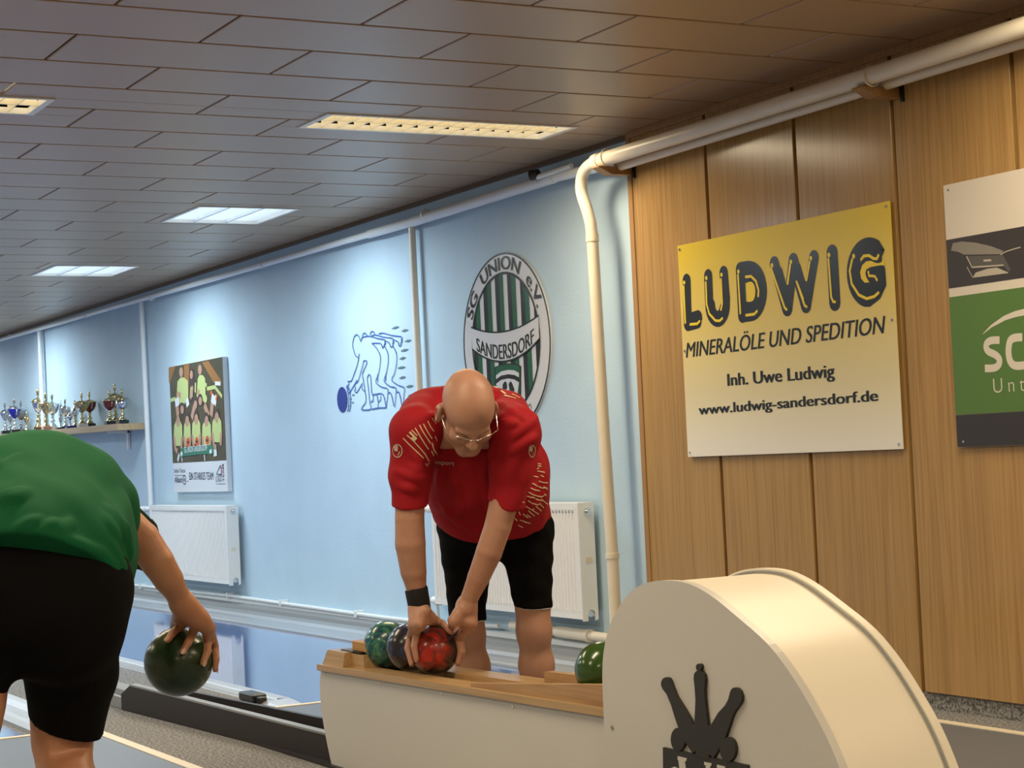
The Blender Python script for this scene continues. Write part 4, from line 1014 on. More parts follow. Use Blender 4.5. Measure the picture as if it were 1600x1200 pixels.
# ================================================================ balls
def marble(name, c1, c2, c3, scale=5.0, rough=.24, dist=2.5):
    m = mat(name, c1, rough, coat=.15)
    nt = m.node_tree; N = nt.nodes; tc = N.new('ShaderNodeTexCoord'); nz = N.new('ShaderNodeTexNoise'); cr = N.new('ShaderNodeValToRGB')
    nz.inputs['Scale'].default_value = scale; nz.inputs['Detail'].default_value = 5; nz.inputs['Distortion'].default_value = dist
    nt.links.new(tc.outputs['Object'], nz.inputs['Vector']); nt.links.new(nz.outputs['Fac'], cr.inputs['Fac']); nt.links.new(cr.outputs['Color'], N['Principled BSDF'].inputs['Base Color'])
    e = cr.color_ramp.elements; e[0].position = .36; e[0].color = (*c2, 1); e[1].position = .66; e[1].color = (*c3, 1); k = e.new(.5); k.color = (*c1, 1)
    return m
RB = 0.0815
def ball(c, m, label, r=RB):
    return tag(put('bowling_ball', MB().sphere((0, 0, 0), r, 48, 24), m, loc=None), label, 'ball') if False else _ball(c, m, label, r)
def _ball(c, m, label, r):
    mb = MB().sphere(c, r, 48, 24); o = put('bowling_ball', mb, m, loc=c); return tag(o, label, 'ball')
RAIL_X = 2.745
def on_rail(px, r=RB):
    y = at_x(px, 1010, RAIL_X)[1]; return np.array([RAIL_X, y, zr(y) - .004 + r * .985])
BALL_RED = on_rail(679)
ball(on_rail(605), marble('teal_marble', (0.015, 0.13, 0.125), (0.01, 0.035, 0.06), (0.12, 0.27, 0.14), 14), 'teal green marbled ball, nearest the wooden end block on the rail')
ball(on_rail(641), marble('dark_blue_marble', (0.02, 0.018, 0.02), (0.012, 0.012, 0.03), (0.035, 0.04, 0.12), 12), 'black and dark blue ball between the teal and the red one')
m_r0 = marble('red_black_marble', (0.06, 0.015, 0.012), (0.02, 0.015, 0.012), (0.36, 0.02, 0.012), 7, dist=1.2)
# red swirl on one side of the ball: direction on the ball plus turbulence
m_r = mat('red_swirl_ball', (.05, .02, .015), .24, coat=.15)
nt = m_r.node_tree; N_ = nt.nodes; lk = nt.links
tc = N_.new('ShaderNodeTexCoord'); vm = N_.new('ShaderNodeVectorMath'); vm.operation = 'DOT_PRODUCT'; vm.inputs[1].default_value = (-8.2, -7.6, 1.5)
nz = N_.new('ShaderNodeTexNoise'); nz.inputs['Scale'].default_value = 13; nz.inputs['Detail'].default_value = 4; nz.inputs['Distortion'].default_value = 2.0
ma = N_.new('ShaderNodeMath'); ma.operation = 'MULTIPLY_ADD'; ma.inputs[1].default_value = 1.5
cr = N_.new('ShaderNodeValToRGB'); e = cr.color_ramp.elements
lk.new(tc.outputs['Object'], vm.inputs[0]); lk.new(tc.outputs['Object'], nz.inputs['Vector']); lk.new(nz.outputs['Fac'], ma.inputs[0]); lk.new(vm.outputs['Value'], ma.inputs[2]); 
mr = N_.new('ShaderNodeMapRange'); mr.inputs['From Min'].default_value = 0.75; mr.inputs['From Max'].default_value = 1.85
lk.new(ma.outputs[0], mr.inputs[0]); lk.new(mr.outputs[0], cr.inputs[0]); lk.new(cr.outputs[0], N_['Principled BSDF'].inputs['Base Color'])
e[0].position = .30; e[0].color = (.016, .013, .011, 1); e[1].position = .80; e[1].color = (.46, .022, .012, 1)
k = e.new(.48); k.color = (.10, .018, .014, 1); k = e.new(.62); k.color = (.20, .02, .015, 1)
o = ball(BALL_RED, m_r, 'red and black marbled ball held between the hands of the man in red')
ball(on_rail(941), mat('dark_green_ball', (0.028, 0.070, 0.012), 0.20, coat=.2), 'green ball on the rail, half hidden by the white housing')
BALL_GREEN = at_d(279, 1034, 4.46)
ball(BALL_GREEN, mat('deep_green_ball', (0.012, 0.030, 0.010), 0.26, coat=.1), 'dark green ball in the swinging hand of the man in green', .0825)

# ================================================================ people: implicit surfaces meshed with surface nets
class Field:
    def __init__(s, lo, hi, h):
        s.lo = np.array(lo, np.float64); s.h = h
        s.n = np.ceil((np.array(hi) - s.lo) / h).astype(int) + 1
        s.bounds = (lo, hi); s.g = np.full(tuple(s.n), 0.12, np.float32)
        s.ax = [(s.lo[i] + np.arange(s.n[i]) * h).astype(np.float32) for i in range(3)]
    def sl(s, lo, hi):
        a = np.clip(np.floor((np.array(lo) - s.lo) / s.h).astype(int), 0, s.n - 1)
        b = np.clip(np.ceil((np.array(hi) - s.lo) / s.h).astype(int) + 1, 1, s.n)
        if (b <= a).any(): return None
        return tuple(slice(int(i), int(j)) for i, j in zip(a, b))
    def xyz(s, q):
        return s.ax[0][q[0]][:, None, None], s.ax[1][q[1]][None, :, None], s.ax[2][q[2]][None, None, :]
    def mix(s, q, d, k, op='u'):
        g = s.g[q]
        if op == 'u':
            if k > 0:
                hh = np.maximum(k - np.abs(g - d), 0) / k; s.g[q] = np.minimum(g, d) - hh * hh * (k * 0.25)
            else: s.g[q] = np.minimum(g, d)
        else:
            d = -d
            if k > 0:
                hh = np.maximum(k - np.abs(g - d), 0) / k; s.g[q] = np.maximum(g, d) + hh * hh * (k * 0.25)
            else: s.g[q] = np.maximum(g, d)
        return s
    def cap(s, a, b, ra, rb=None, k=0.02, sq=None, op='u'):
        a = np.array(a, np.float32); b = np.array(b, np.float32); rb = ra if rb is None else rb
        m = max(ra, rb) + k + 0.03
        q = s.sl(np.minimum(a, b) - m, np.maximum(a, b) + m)
        if q is None: return s
        X, Y, Z = s.xyz(q); ba = b - a; L2 = float(ba @ ba) + 1e-12
        px, py, pz = X - a[0], Y - a[1], Z - a[2]
        t = np.clip((px * ba[0] + py * ba[1] + pz * ba[2]) / L2, 0, 1)
        vx, vy, vz = px - t * ba[0], py - t * ba[1], pz - t * ba[2]
        d2 = vx * vx + vy * vy + vz * vz
        if sq is not None:
            n, f = sq; w = vx * np.float32(n[0]) + vy * np.float32(n[1]) + vz * np.float32(n[2]); d2 = d2 + np.float32(f * f - 1) * w * w
        d = np.sqrt(np.maximum(d2, 0)) - (ra + t * (rb - ra))
        if sq is not None and sq[1] > 1: d = d / np.float32(0.5 + 0.5 * sq[1])
        return s.mix(q, d.astype(np.float32), k, op)
    def chain(s, pts, rs, k=0.012, sq=None):
        for i in range(len(pts) - 1): s.cap(pts[i], pts[i + 1], rs[i], rs[i + 1], k if i == 0 else min(k, .003), sq)
        return s
    def ell(s, c, r, M=None, k=0.02, op='u'):
        c = np.array(c, np.float32); r = np.array(r, np.float32); M = np.eye(3) if M is None else np.array(M)
        m = float(r.max()) + k + 0.03
        q = s.sl(c - m, c + m)
        if q is None: return s
        X, Y, Z = s.xyz(q); px, py, pz = X - c[0], Y - c[1], Z - c[2]
        u = [(px * np.float32(M[i][0]) + py * np.float32(M[i][1]) + pz * np.float32(M[i][2])) / r[i] for i in range(3)]
        k0 = np.sqrt(u[0] ** 2 + u[1] ** 2 + u[2] ** 2); k1 = np.sqrt((u[0] / r[0]) ** 2 + (u[1] / r[1]) ** 2 + (u[2] / r[2]) ** 2)
        d = k0 * (k0 - 1) / np.maximum(k1, 1e-6)
        return s.mix(q, d.astype(np.float32), k, op)
    def blank(s): return Field(s.bounds[0], s.bounds[1], s.h)
    def join(s, o, k): return s.mix(tuple(slice(0, int(i)) for i in s.n), o.g, k)
    def cut(s, p, n, k=0.0, lo=None, hi=None):
        """remove what lies on the +n side of the plane through p (inside an optional box)"""
        n = np.array(n, float); n = n / np.linalg.norm(n); p = np.array(p, float)
        q = tuple(slice(0, int(i)) for i in s.n) if lo is None else s.sl(lo, hi)
        X, Y, Z = s.xyz(q)
        d = (X - np.float32(p[0])) * np.float32(n[0]) + (Y - np.float32(p[1])) * np.float32(n[1]) + (Z - np.float32(p[2])) * np.float32(n[2])
        return s.mix(q, (-d).astype(np.float32) * np.ones_like(s.g[q]), k, 's')
    def disp(s, fn):
        X, Y, Z = s.xyz(tuple(slice(0, int(i)) for i in s.n)); s.g = s.g + fn(X, Y, Z).astype(np.float32); return s
    def mesh(s):
        g = s.g; ins = g < 0; nx, ny, nz = g.shape
        cnt = np.zeros((nx - 1, ny - 1, nz - 1), np.int8)
        for dx in (0, 1):
            for dy in (0, 1):
                for dz in (0, 1): cnt += ins[dx:nx - 1 + dx, dy:ny - 1 + dy, dz:nz - 1 + dz]
        act = (cnt > 0) & (cnt < 8); idx = np.argwhere(act)
        cid = np.full(act.shape, -1, np.int32); cid[act] = np.arange(len(idx))
        acc = np.zeros((len(idx), 3)); num = np.zeros(len(idx))
        cor = [(a, b, c) for a in (0, 1) for b in (0, 1) for c in (0, 1)]
        val = {c: g[idx[:, 0] + c[0], idx[:, 1] + c[1], idx[:, 2] + c[2]].astype(np.float64) for c in cor}
        for a in cor:
            for ax in range(3):
                if a[ax]: continue
                b = list(a); b[ax] = 1; b = tuple(b); va, vb = val[a], val[b]
                m = (va < 0) != (vb < 0); t = np.where(m, va / np.where(m, va - vb, 1), 0)
                for c in range(3): acc[:, c] += np.where(m, a[c] + (t if c == ax else 0), 0)
                num += m
        V = s.lo + (idx + acc / np.maximum(num, 1)[:, None]) * s.h
        faces = []
        for ax in range(3):
            o = [1, 1, 1]; o[ax] = 0
            e = [slice(1, n - 1) for n in g.shape]; e[ax] = slice(0, g.shape[ax] - 1)
            A = ins[tuple(e)]; e2 = list(e); e2[ax] = slice(1, g.shape[ax]); B = ins[tuple(e2)]
            for (m, flip) in ((A & ~B, False), (~A & B, True)):
                w = np.argwhere(m)
                if not len(w): continue
                w = w + np.array([1 if i != ax else 0 for i in range(3)])
                u, v = [(1, 2), (2, 0), (0, 1)][ax]
                def cell(du, dv):
                    c = w.copy(); c[:, u] -= du; c[:, v] -= dv; return cid[c[:, 0], c[:, 1], c[:, 2]]
                Q = np.stack([cell(1, 1), cell(0, 1), cell(0, 0), cell(1, 0)], 1)
                faces.append(Q[:, ::-1] if flip else Q)
        Fq = np.concatenate(faces) if faces else np.zeros((0, 4), int)
        Fq = Fq[(Fq >= 0).all(1)]
        return V, Fq

def put_np(name, V, Fq, m, parent):
    me = bpy.data.meshes.new(name); V = V - root_loc(parent)
    me.vertices.add(len(V)); me.vertices.foreach_set('co', V.astype(np.float32).ravel())
    nf = len(Fq); me.loops.add(nf * 4); me.loops.foreach_set('vertex_index', Fq.astype(np.int32).ravel())
    me.polygons.add(nf); me.polygons.foreach_set('loop_start', np.arange(0, nf * 4, 4, dtype=np.int32))
    me.polygons.foreach_set('use_smooth', np.ones(nf, bool))
    me.update(calc_edges=True); me.validate()
    for q in (m if isinstance(m, (list, tuple)) else [m]): me.materials.append(q)
    o = bpy.data.objects.new(name, me); COL.objects.link(o); o.parent = parent
    return o

def bvh_of(V, Fq): return BVHTree.FromPolygons([tuple(p) for p in V], [tuple(map(int, f)) for f in Fq])
def hit(bvh, px, py):
    d = ray(px, py); d = d / np.linalg.norm(d)
    p, n, i, ds = bvh.ray_cast(Vector(EYE), Vector(d))
    return (None, None) if p is None else (np.array(p), np.array(n))
def printed_line(mb, bvh, pts, w, off=0.0018, step=3.0):
    """a printed stroke following the cloth: sampled on the surface, given real width"""
    S = []
    for a, b in zip(pts[:-1], pts[1:]):
        n = max(1, int(math.hypot(b[0] - a[0], b[1] - a[1]) / step))
        for i in range(n): S.append((a[0] + (b[0] - a[0]) * i / n, a[1] + (b[1] - a[1]) * i / n))
    S.append(pts[-1]); L = []
    for q in S:
        p, n = hit(bvh, *q)
        if p is not None: L.append((p + n * off, n))
    if len(L) < 2: return
    v = []; f = []
    for i, (p, n) in enumerate(L):
        t = L[min(i + 1, len(L) - 1)][0] - L[max(i - 1, 0)][0]; s = np.cross(n, t); s = s / (np.linalg.norm(s) + 1e-9) * w / 2
        v += [p - s, p + s]
        if i and np.linalg.norm(L[i][0] - L[i - 1][0]) < .06: f.append((2 * i - 2, 2 * i, 2 * i + 1, 2 * i - 1))
    mb.add(v, f)
def printed_text(mb, bvh, txt, p0, p1, cap_px, off=.0025, bold=.0):
    V, F = text_mesh(txt, bold); w0, w1 = V[:, 0].min(), V[:, 0].max(); k = cap_px / .729
    ux = np.array(p1, float) - np.array(p0, float); nrm = np.array([ux[1], -ux[0]]) / np.linalg.norm(ux)
    out = []
    for x, y, _ in V:
        q = np.array(p0) + ux * (x - w0) / (w1 - w0) + nrm * y * k
        p, n = hit(bvh, *q); out.append(p + n * off if p is not None else None)
    ok = [f for f in F if all(out[i] is not None for i in f)]
    ids = sorted({i for f in ok for i in f}); mp = {i: j for j, i in enumerate(ids)}
    mb.add([out[i] for i in ids], [tuple(mp[i] for i in f) for f in ok])

def on_ball(px, py, C, R):
    """point on the near side of a sphere seen along a pixel (or the nearest silhouette point)"""
    d = ray(px, py); d = d / np.linalg.norm(d); oc = EYE - C; b = float(oc @ d); c = float(oc @ oc) - R * R
    D = b * b - c
    if D > 0: return EYE + d * (-b - math.sqrt(D))
    q = EYE + d * (-b); v = q - C; return C + v / np.linalg.norm(v) * R
def rim(C, R, r_, u_, f_):
    v = r_ * RIGHT + u_ * UP + f_ * FWD; return C + v / np.linalg.norm(v) * R

M_SKIN = mat('skin', (0.48, 0.268, 0.185), 0.45, noise=.0, nscale=9, color2=(0.40, 0.195, 0.130), sss=.12, bump=.12, bscale=140, spec=.4)
M_SKIN2 = mat('tanned_skin', (0.50, 0.25, 0.145), 0.42, nscale=9, color2=(0.40, 0.175, 0.095), sss=.12, bump=.12, bscale=140, spec=.4)
M_REDS = mat('red_jersey', (0.35, 0.013, 0.020), 0.7, noise=.12, nscale=5, bump=.12, bscale=420, spec=.12)
M_GREENS = mat('green_jersey', (0.008, 0.110, 0.042), 0.75, noise=.10, nscale=5, bump=.10, bscale=420, spec=.10)
M_GREEND = mat('shaded_green_sleeve', (0.006, 0.030, 0.016), 0.6)  # near-black green stands in for shade inside the sleeve
M_SHORT = mat('black_shorts', (0.0035, 0.0035, 0.004), 0.85, bump=.2, bscale=200, spec=.10)
M_HEMW = mat('white_hem', (0.6, 0.57, 0.52), 0.7)
M_STRIPE = mat('cream_jersey_print', (0.75, 0.60, 0.36), 0.6)
M_LOGO = mat('pale_jersey_print', (0.60, 0.50, 0.40), 0.6)
M_NAIL = mat('finger_nail', (0.56, 0.33, 0.24), 0.25)
M_SOLE = mat('shoe_white', (0.6, 0.6, 0.6), 0.5)
pm = lambda rp, d: rp * d / FPX

# ---------------------------------------------------------------- man in red, bending over the balls
man = thing('person', 'bald man in a red jersey and black shorts bending over the balls', 'person', (3.2, 5.75, 0.0))
dH, dS, dP = 5.90, 6.15, 6.52
W = at_d
f0, s0, u0 = -FWD, RIGHT, UP
aY, aP, aR = math.radians(17), math.radians(49), math.radians(4)
fh = math.cos(aY) * f0 + math.sin(aY) * s0; sh_ = math.cos(aY) * s0 - math.sin(aY) * f0; uh = u0
fh, uh = math.cos(aP) * fh - math.sin(aP) * uh, math.cos(aP) * uh + math.sin(aP) * fh
sh_, uh = math.cos(aR) * sh_ + math.sin(aR) * uh, math.cos(aR) * uh - math.sin(aR) * sh_
HC = W(731, 641, dH); HS = 1.06
def hd(s, u, f): return HC + HS * (s * sh_ + u * uh + f * fh)
HM = np.array([sh_, uh, fh])
def head_into(B):
    B.ell(hd(0, .030, -.015), np.array((.077, .088, .098)) * HS, HM, .01)
    B.ell(hd(0, .028, .030), np.array((.066, .068, .066)) * HS, HM, .02)
    B.ell(hd(0, -.040, .040), np.array((.058, .070, .054)) * HS, HM, .025)
    for q in (-1, 1):
        B.cap(hd(.056 * q, -.050, .002), hd(.018 * q, -.092, .074), .017 * HS, .015 * HS, .03)
        B.ell(hd(.040 * q, -.036, .068), np.array((.024, .022, .022)) * HS, HM, .02)
        B.cap(hd(.014 * q, .004, .092), hd(.044 * q, .004, .080), .0085 * HS, .007 * HS, .014)
    B.cap(hd(-.012, -.094, .078), hd(.012, -.094, .078), .018 * HS, .018 * HS, .02)
    for q in (-1, 1):
        B.ell(hd(.032 * q, -.016, .096), np.array((.017, .011, .012)) * HS, HM, .010, 's')
        B.ell(hd(.032 * q, -.018, .083), np.array((.0135, .0125, .0125)) * HS, HM, .003)
    B.cap(hd(0, -.003, .092), hd(0, -.036, .112), .0085 * HS, .0130 * HS, .014)
    for q in (-1, 1): B.ell(hd(.012 * q, -.040, .102), np.array((.009, .008, .010)) * HS, HM, .006)
    B.cap(hd(-.020, -.070, .093), hd(.020, -.070, .093), .0060 * HS, .0060 * HS, .008)
    B.cap(hd(-.017, -.080, .092), hd(.017, -.080, .092), .0065 * HS, .0065 * HS, .006)
    for q in (-1, 1):
        c = hd(.084 * q, -.018, -.010)
        ax = np.array([sh_ * .94 + fh * .34 * q * -1, uh, np.cross(sh_ * .94 + fh * .34 * q * -1, uh)])
        B.ell(c, np.array((.013, .037, .022)) * HS, ax, .006)
        B.ell(c + q * .010 * sh_ + .004 * fh, np.array((.007, .022, .012)) * HS, ax, .004, 's')
        B.cap(hd(.084 * q, .008, -.016), hd(.088 * q, -.012, -.028), .0045 * HS, .0045 * HS, .005)
B = Field((2.50, 5.02, -0.01), (3.62, 6.32, 1.44), 0.0033)
head_into(B)
# neck and (hidden) trunk
B.cap(hd(0, -.040, -.045), W(734, 668, 6.12), .055, .055, .02)
CH = W(735, 690, 6.22); PE = W(772, 822, dP)
B.cap(W(752, 760, 6.36), CH, .125, .135, .04, (FWD, 1.35)); B.cap(PE, W(752, 760, 6.36), .125, .125, .04, (FWD, 1.3))
SHR, SHL = W(650, 676, 6.03), W(806, 676, 5.98)
B.cap(SHR + FWD * .05, SHL + FWD * .05, .055, .055, .04)
# right arm (left in the picture)
WR_R = W(655, 945, 6.06)
armR = [SHR, W(641, 765, 6.045), W(640, 812, 6.035), W(641, 850, 6.03), W(646, 893, 6.04), W(651, 922, 6.05), WR_R]
B.chain(armR, [.058, pm(24, 6), pm(23, 6), pm(24, 6), pm(20.5, 6), pm(15.5, 6), pm(14.5, 6)], .02)
# left arm
WR_L = W(729, 946, 6.03)
armL = [SHL, W(789, 778, 5.985), W(778, 822, 5.98), W(764, 863, 5.98), W(748, 902, 6.0), W(735, 931, 6.02), WR_L]
B.chain(armL, [.058, pm(23, 6), pm(21, 6), pm(20.5, 6), pm(17.5, 6), pm(14, 6), pm(13, 6)], .02)
# right hand on the ball
C, Rk = BALL_RED, RB
FR = .0098
fb = lambda x, y, e=0.0: on_ball(x, y, C, Rk + FR * .80 + e)
ixR = [W(655, 975, 6.00), fb(651, 990, .004), fb(647, 1010), fb(651, 1030)]
mdR = [W(647, 975, 6.02), fb(640, 992, .004), fb(636, 1013), fb(643, 1037)]
rgR = [W(645, 976, 6.05), rim(C, Rk + FR, -.80, .55, .25), rim(C, Rk + FR, -.93, .02, .35), rim(C, Rk + FR, -.82, -.42, .38)]
pkR = [W(645, 974, 6.08), rim(C, Rk + FR, -.62, .60, .50), rim(C, Rk + FR, -.74, .15, .66), rim(C, Rk + FR, -.70, -.20, .68)]
thR = [W(664, 955, 6.03), fb(678, 966, .004), fb(691, 974, .001), fb(701, 985)]
for ch, r in ((ixR, 1.0), (mdR, 1.0), (rgR, .95), (pkR, .85)):
    B.cap(WR_R, ch[0], .021, .0145, .020); B.chain(ch, [.0138 * r, .0122 * r, .0110 * r, .0092 * r], .006)
B.chain(thR, [.0190, .0145, .0120, .0098], .010); B.cap(WR_R, thR[1], .021, .013, .02); B.cap(ixR[0], thR[1], .012, .010, .016)
B.cap(W(654, 955, 6.05), W(654, 970, 6.03), .030, .028, .02, (RIGHT * .45 - FWD * .9, 1.3))
# left hand
ixL = [W(736, 974, 6.02), rim(C, Rk + FR, .98, .48, -.30), rim(C, Rk + FR, .97, -.02, -.34), rim(C, Rk + FR, .86, -.42, -.36)]
mdL = [W(737, 972, 6.04), rim(C, Rk + FR, .96, .42, -.02), rim(C, Rk + FR, .99, -.08, .02), rim(C, Rk + FR, .85, -.50, .05)]
rgL = [W(736, 970, 6.08), rim(C, Rk + FR, .90, .38, .32), rim(C, Rk + FR, .90, -.08, .38), rim(C, Rk + FR, .78, -.45, .42)]
pkL = [W(734, 968, 6.11), rim(C, Rk + FR, .72, .45, .55), rim(C, Rk + FR, .74, .05, .66), rim(C, Rk + FR, .70, -.25, .68)]
thL = [W(717, 957, 6.00), W(709, 970, 5.985), fb(705.5, 979, .002), fb(705, 988, .0)]
for ch, r in ((ixL, 1.0), (mdL, 1.0), (rgL, .95), (pkL, .85)):
    B.cap(WR_L, ch[0], .020, .0145, .020); B.chain(ch, [.0135 * r, .0118 * r, .0106 * r, .0090 * r], .005)
B.chain(thL, [.0175, .0145, .0122, .0102], .009); B.cap(WR_L, thL[1], .020, .0135, .02); B.cap(W(729, 950, 6.03), W(730, 972, 6.045), .029, .029, .02, (FWD, 1.2)); B.cap(ixL[0], thL[1], .013, .012, .016)
# legs
KR, KL = W(834, 985, 6.50), W(731, 990, 6.62)
def foot_pts(K, dx=0.0, dy=0.0): return np.array([K[0] + .03 + dx, K[1] + .02 + dy, .085])
AR, AL = foot_pts(KR, .0, .01), foot_pts(KL, .02, .0)
for K, A_, hip in ((KR, AR, W(822, 850, dP)), (KL, AL, W(726, 850, 6.58))):
    B.cap(hip, K + np.array((0, 0, .08)), .080, .056, .03); B.cap(K + np.array((0, 0, .08)), K, .056, .0555, .03)
    B.ell(K + (-FWD * .022) + RIGHT * .004, (.038, .032, .050), np.array([RIGHT, FWD, UP]), .03)
    cf = K + (A_ - K) * .34 + FWD * .015
    B.cap(K, cf, .053, .056, .04); B.cap(cf, A_, .055, .037, .04)
    toe = A_ + np.array([-.13, -.09, -.045]); B.cap(A_ + np.array((.03, .02, -.04)), toe, .035, .030, .02)
V, Fq = B.mesh(); put_np('body', V, Fq, M_SKIN, man)
del B
# shoes and socks
S = Field((2.75, 5.3, -0.005), (3.75, 6.35, .22), .006)
for A_ in (AR, AL):
    S.cap(A_ + np.array((.035, .022, -.038)), A_ + np.array([-.14, -.098, -.045]), .046, .040, .02).cap(A_ + np.array((0, 0, -.02)), A_ + np.array((.0, 0, .05)), .048, .046, .02)
S.cut((0, 0, 0.006), (0, 0, -1))
V, Fq = S.mesh()
zc_ = (V[:, 0] * .48 + V[:, 1] * -.0) * 0
lab_ = np.argmin(np.stack([np.linalg.norm(V[:, :2] - A_[:2] + np.array([.05, .04]), axis=1) for A_ in (AR, AL)]), 0)
for i in (0, 1):
    m = lab_[Fq[:, 0]] == i; ids = np.unique(Fq[m]); rm = np.full(len(V), -1); rm[ids] = np.arange(len(ids))
    put_np('shoe', V[ids], rm[Fq[m]], M_SOLE, man)

# jersey
def jersey(extra=None):
    J = Field((2.42, 5.05, .62), (3.66, 6.32, 1.44), .0052)
    J.cap(W(774, 850, 6.50), W(760, 745, 6.30), pm(91, 6.45), pm(93, 6.3), .05, (FWD, 1.32))
    J.cap(W(760, 745, 6.30), W(733, 688, 6.20), pm(93, 6.3), pm(84, 6.2), .05, (FWD, 1.30))
    J.ell(W(728, 662, 6.28), (pm(108, 6.2), pm(62, 6.2), .17), np.array([RIGHT, UP, FWD]), .05)
    J.cap(SHR, W(666, 650, 6.2), pm(40, 6.1), pm(40, 6.2), .05); J.cap(SHL, W(790, 652, 6.16), pm(38, 6.1), pm(40, 6.2), .05)
    T = J.blank(); T.cap(SHR, W(641, 745, 6.04), pm(39, 6.05), pm(32, 6.04), .035); T.cap(W(641, 745, 6.04), W(640, 830, 6.04), pm(32, 6.04), pm(26, 6.04), .02)
    T.cut(W(640, 790, 6.04), -UP * .97 + FWD * .22 + RIGHT * .03, .004); J.join(T, .030)
    T = J.blank(); T.cap(SHL, W(797, 735, 5.99), pm(37, 6.0), pm(33, 6.0), .035); T.cap(W(797, 735, 5.99), W(787, 830, 6.0), pm(33, 6.0), pm(26.5, 6.0), .02)
    T.cut(W(788, 787, 6.0), -UP * .93 - RIGHT * .28 + FWD * .22, .004); J.join(T, .030)
    # belly hanging forward
    J.cap(W(728, 760, 6.22), W(752, 835, 6.38), .095, .085, .06)
    if extra: extra(J)
    # cuffs and hem
    J.cut(W(772, 784, 6.48), -UP * 1.0 + FWD * .55 - RIGHT * .05, .004)
    # neck opening
    J.cap(hd(0, -.01, -.04), hd(0, .03, .0), .040, .066, .006, None, 's'); J.cap(hd(0, -.045, -.03), hd(0, -.068, .030), .066, .058, .02)
    J.disp(lambda X, Y, Z: .0016 * np.sin(34 * Z + 9 * np.sin(7 * X + 4 * Y)) + .0012 * np.sin(52 * X - 30 * Z + 3 * np.sin(17 * Y)))
    return J.mesh()
V, Fq = jersey(); bv = bvh_of(V, Fq)
RED_FOLDS = [((640, 728), (664, 738)), ((618, 735), (655, 748), (668, 745)), ((622, 760), (660, 768)), ((795, 690), (820, 668), (838, 650)), ((790, 708), (815, 695), (838, 682)), ((785, 660), (812, 662)),
             ((675, 690), (690, 720), (684, 760)), ((700, 735), (716, 770), (720, 810)), ((770, 690), (757, 740), (765, 800)), ((775, 628), (800, 640), (825, 660)), ((640, 700), (660, 730)), ((690, 790), (715, 815), (745, 832)), ((845, 740), (825, 790), (800, 822)), ((852, 762), (830, 806)), ((660, 655), (690, 642))]
def folds_into(J, folds, bvh, r=.010, sink=.006):
    for L in folds:
        P = []
        for a, b in zip(L[:-1], L[1:]):
            for i in range(5): P.append((a[0] + (b[0] - a[0]) * i / 5, a[1] + (b[1] - a[1]) * i / 5))
        P.append(L[-1]); Q = []
        for q in P:
            p, n = hit(bvh, *q)
            if p is not None: Q.append(p - n * sink)
        for i in range(len(Q) - 1):
            e0, e1 = min(1, .35 + min(i, len(Q) - 1 - i) * .3), min(1, .35 + min(i + 1, len(Q) - 2 - i) * .3)
            if np.linalg.norm(Q[i] - Q[i + 1]) < .05: J.cap(Q[i], Q[i + 1], r * e0, r * e1, .016)
V, Fq = jersey(lambda J: folds_into(J, RED_FOLDS, bv)); bv = bvh_of(V, Fq)
jer = put_np('jersey', V, Fq, M_REDS, man)
st = MB()
def cx(x, y): return (600 + x / 7.5, 600 + y / 7.5)
for L in (((225, 632), (285, 695), (380, 790), (460, 870)), ((270, 598), (345, 665), (440, 770), (480, 820), (525, 905)), ((325, 540), (390, 605)), ((365, 515), (410, 590), (470, 690), (520, 765)), ((415, 480), (455, 560), (545, 695)), ((460, 468), (500, 545), (560, 640)), ((510, 432), (540, 500), (582, 555)), ((558, 398), (608, 470)), ((612, 352), (636, 400)), ((560, 690), (585, 770), (620, 825)), ((555, 780), (582, 840)), ((595, 610), (620, 670)), ((480, 930), (500, 960), (525, 920))): printed_line(st, bv, [cx(*q) for q in L], .0033)
for L in (((300, 562), (350, 612)), ((340, 600), (382, 645)), ((325, 625), (368, 660))): printed_line(st, bv, [cx(*q) for q in L], .0065)
def cy_(x, y): return (760 + x / 4.617, 600 + y / 4.617)
for L in (((368, 575), (392, 578)), ((368, 590), (395, 594)), ((336, 603), (362, 612), (378, 606)), ((366, 628), (395, 634), (420, 638)), ((338, 665), (372, 672)), ((390, 660), (412, 668)), ((312, 715), (345, 722), (360, 735)), ((375, 700), (412, 712), (440, 712)), ((318, 750), (350, 765), (385, 770)), ((362, 735), (400, 750), (435, 748)), ((278, 805), (305, 812), (330, 820)), ((305, 780), (340, 800), (395, 815), (420, 800)), ((330, 815), (370, 835), (410, 842)), ((300, 840), (330, 860), (370, 872), (390, 860)), ((258, 850), (285, 860)), ((285, 880), (320, 905), (345, 900)), ((355, 880), (395, 915)), ((380, 860), (412, 892)), ((395, 830), (440, 868)), ((300, 912), (345, 950)), ((325, 905), (375, 938)), ((235, 920), (245, 945)), ((262, 935), (300, 965)), ((290, 940), (318, 960)), ((240, 978), (292, 1000)), ((262, 985), (315, 1005)), ((228, 1015), (262, 1034)), ((205, 965), (222, 985)), ((410, 740), (440, 760)), ((415, 790), (430, 805))): printed_line(st, bv, [cy_(*q) for q in L], .0033)
for L in (((772, 604), (777, 607)), ((783, 611), (790, 616)), ((788, 618), (806, 623)), ((800, 616), (812, 622))): printed_line(st, bv, L, .0075)
prints(put('stripe_print', st, M_STRIPE, jer, fix=False))
lg = MB()
printed_text(lg, bv, 'nsport', (680, 724), (710, 727), 7.0)
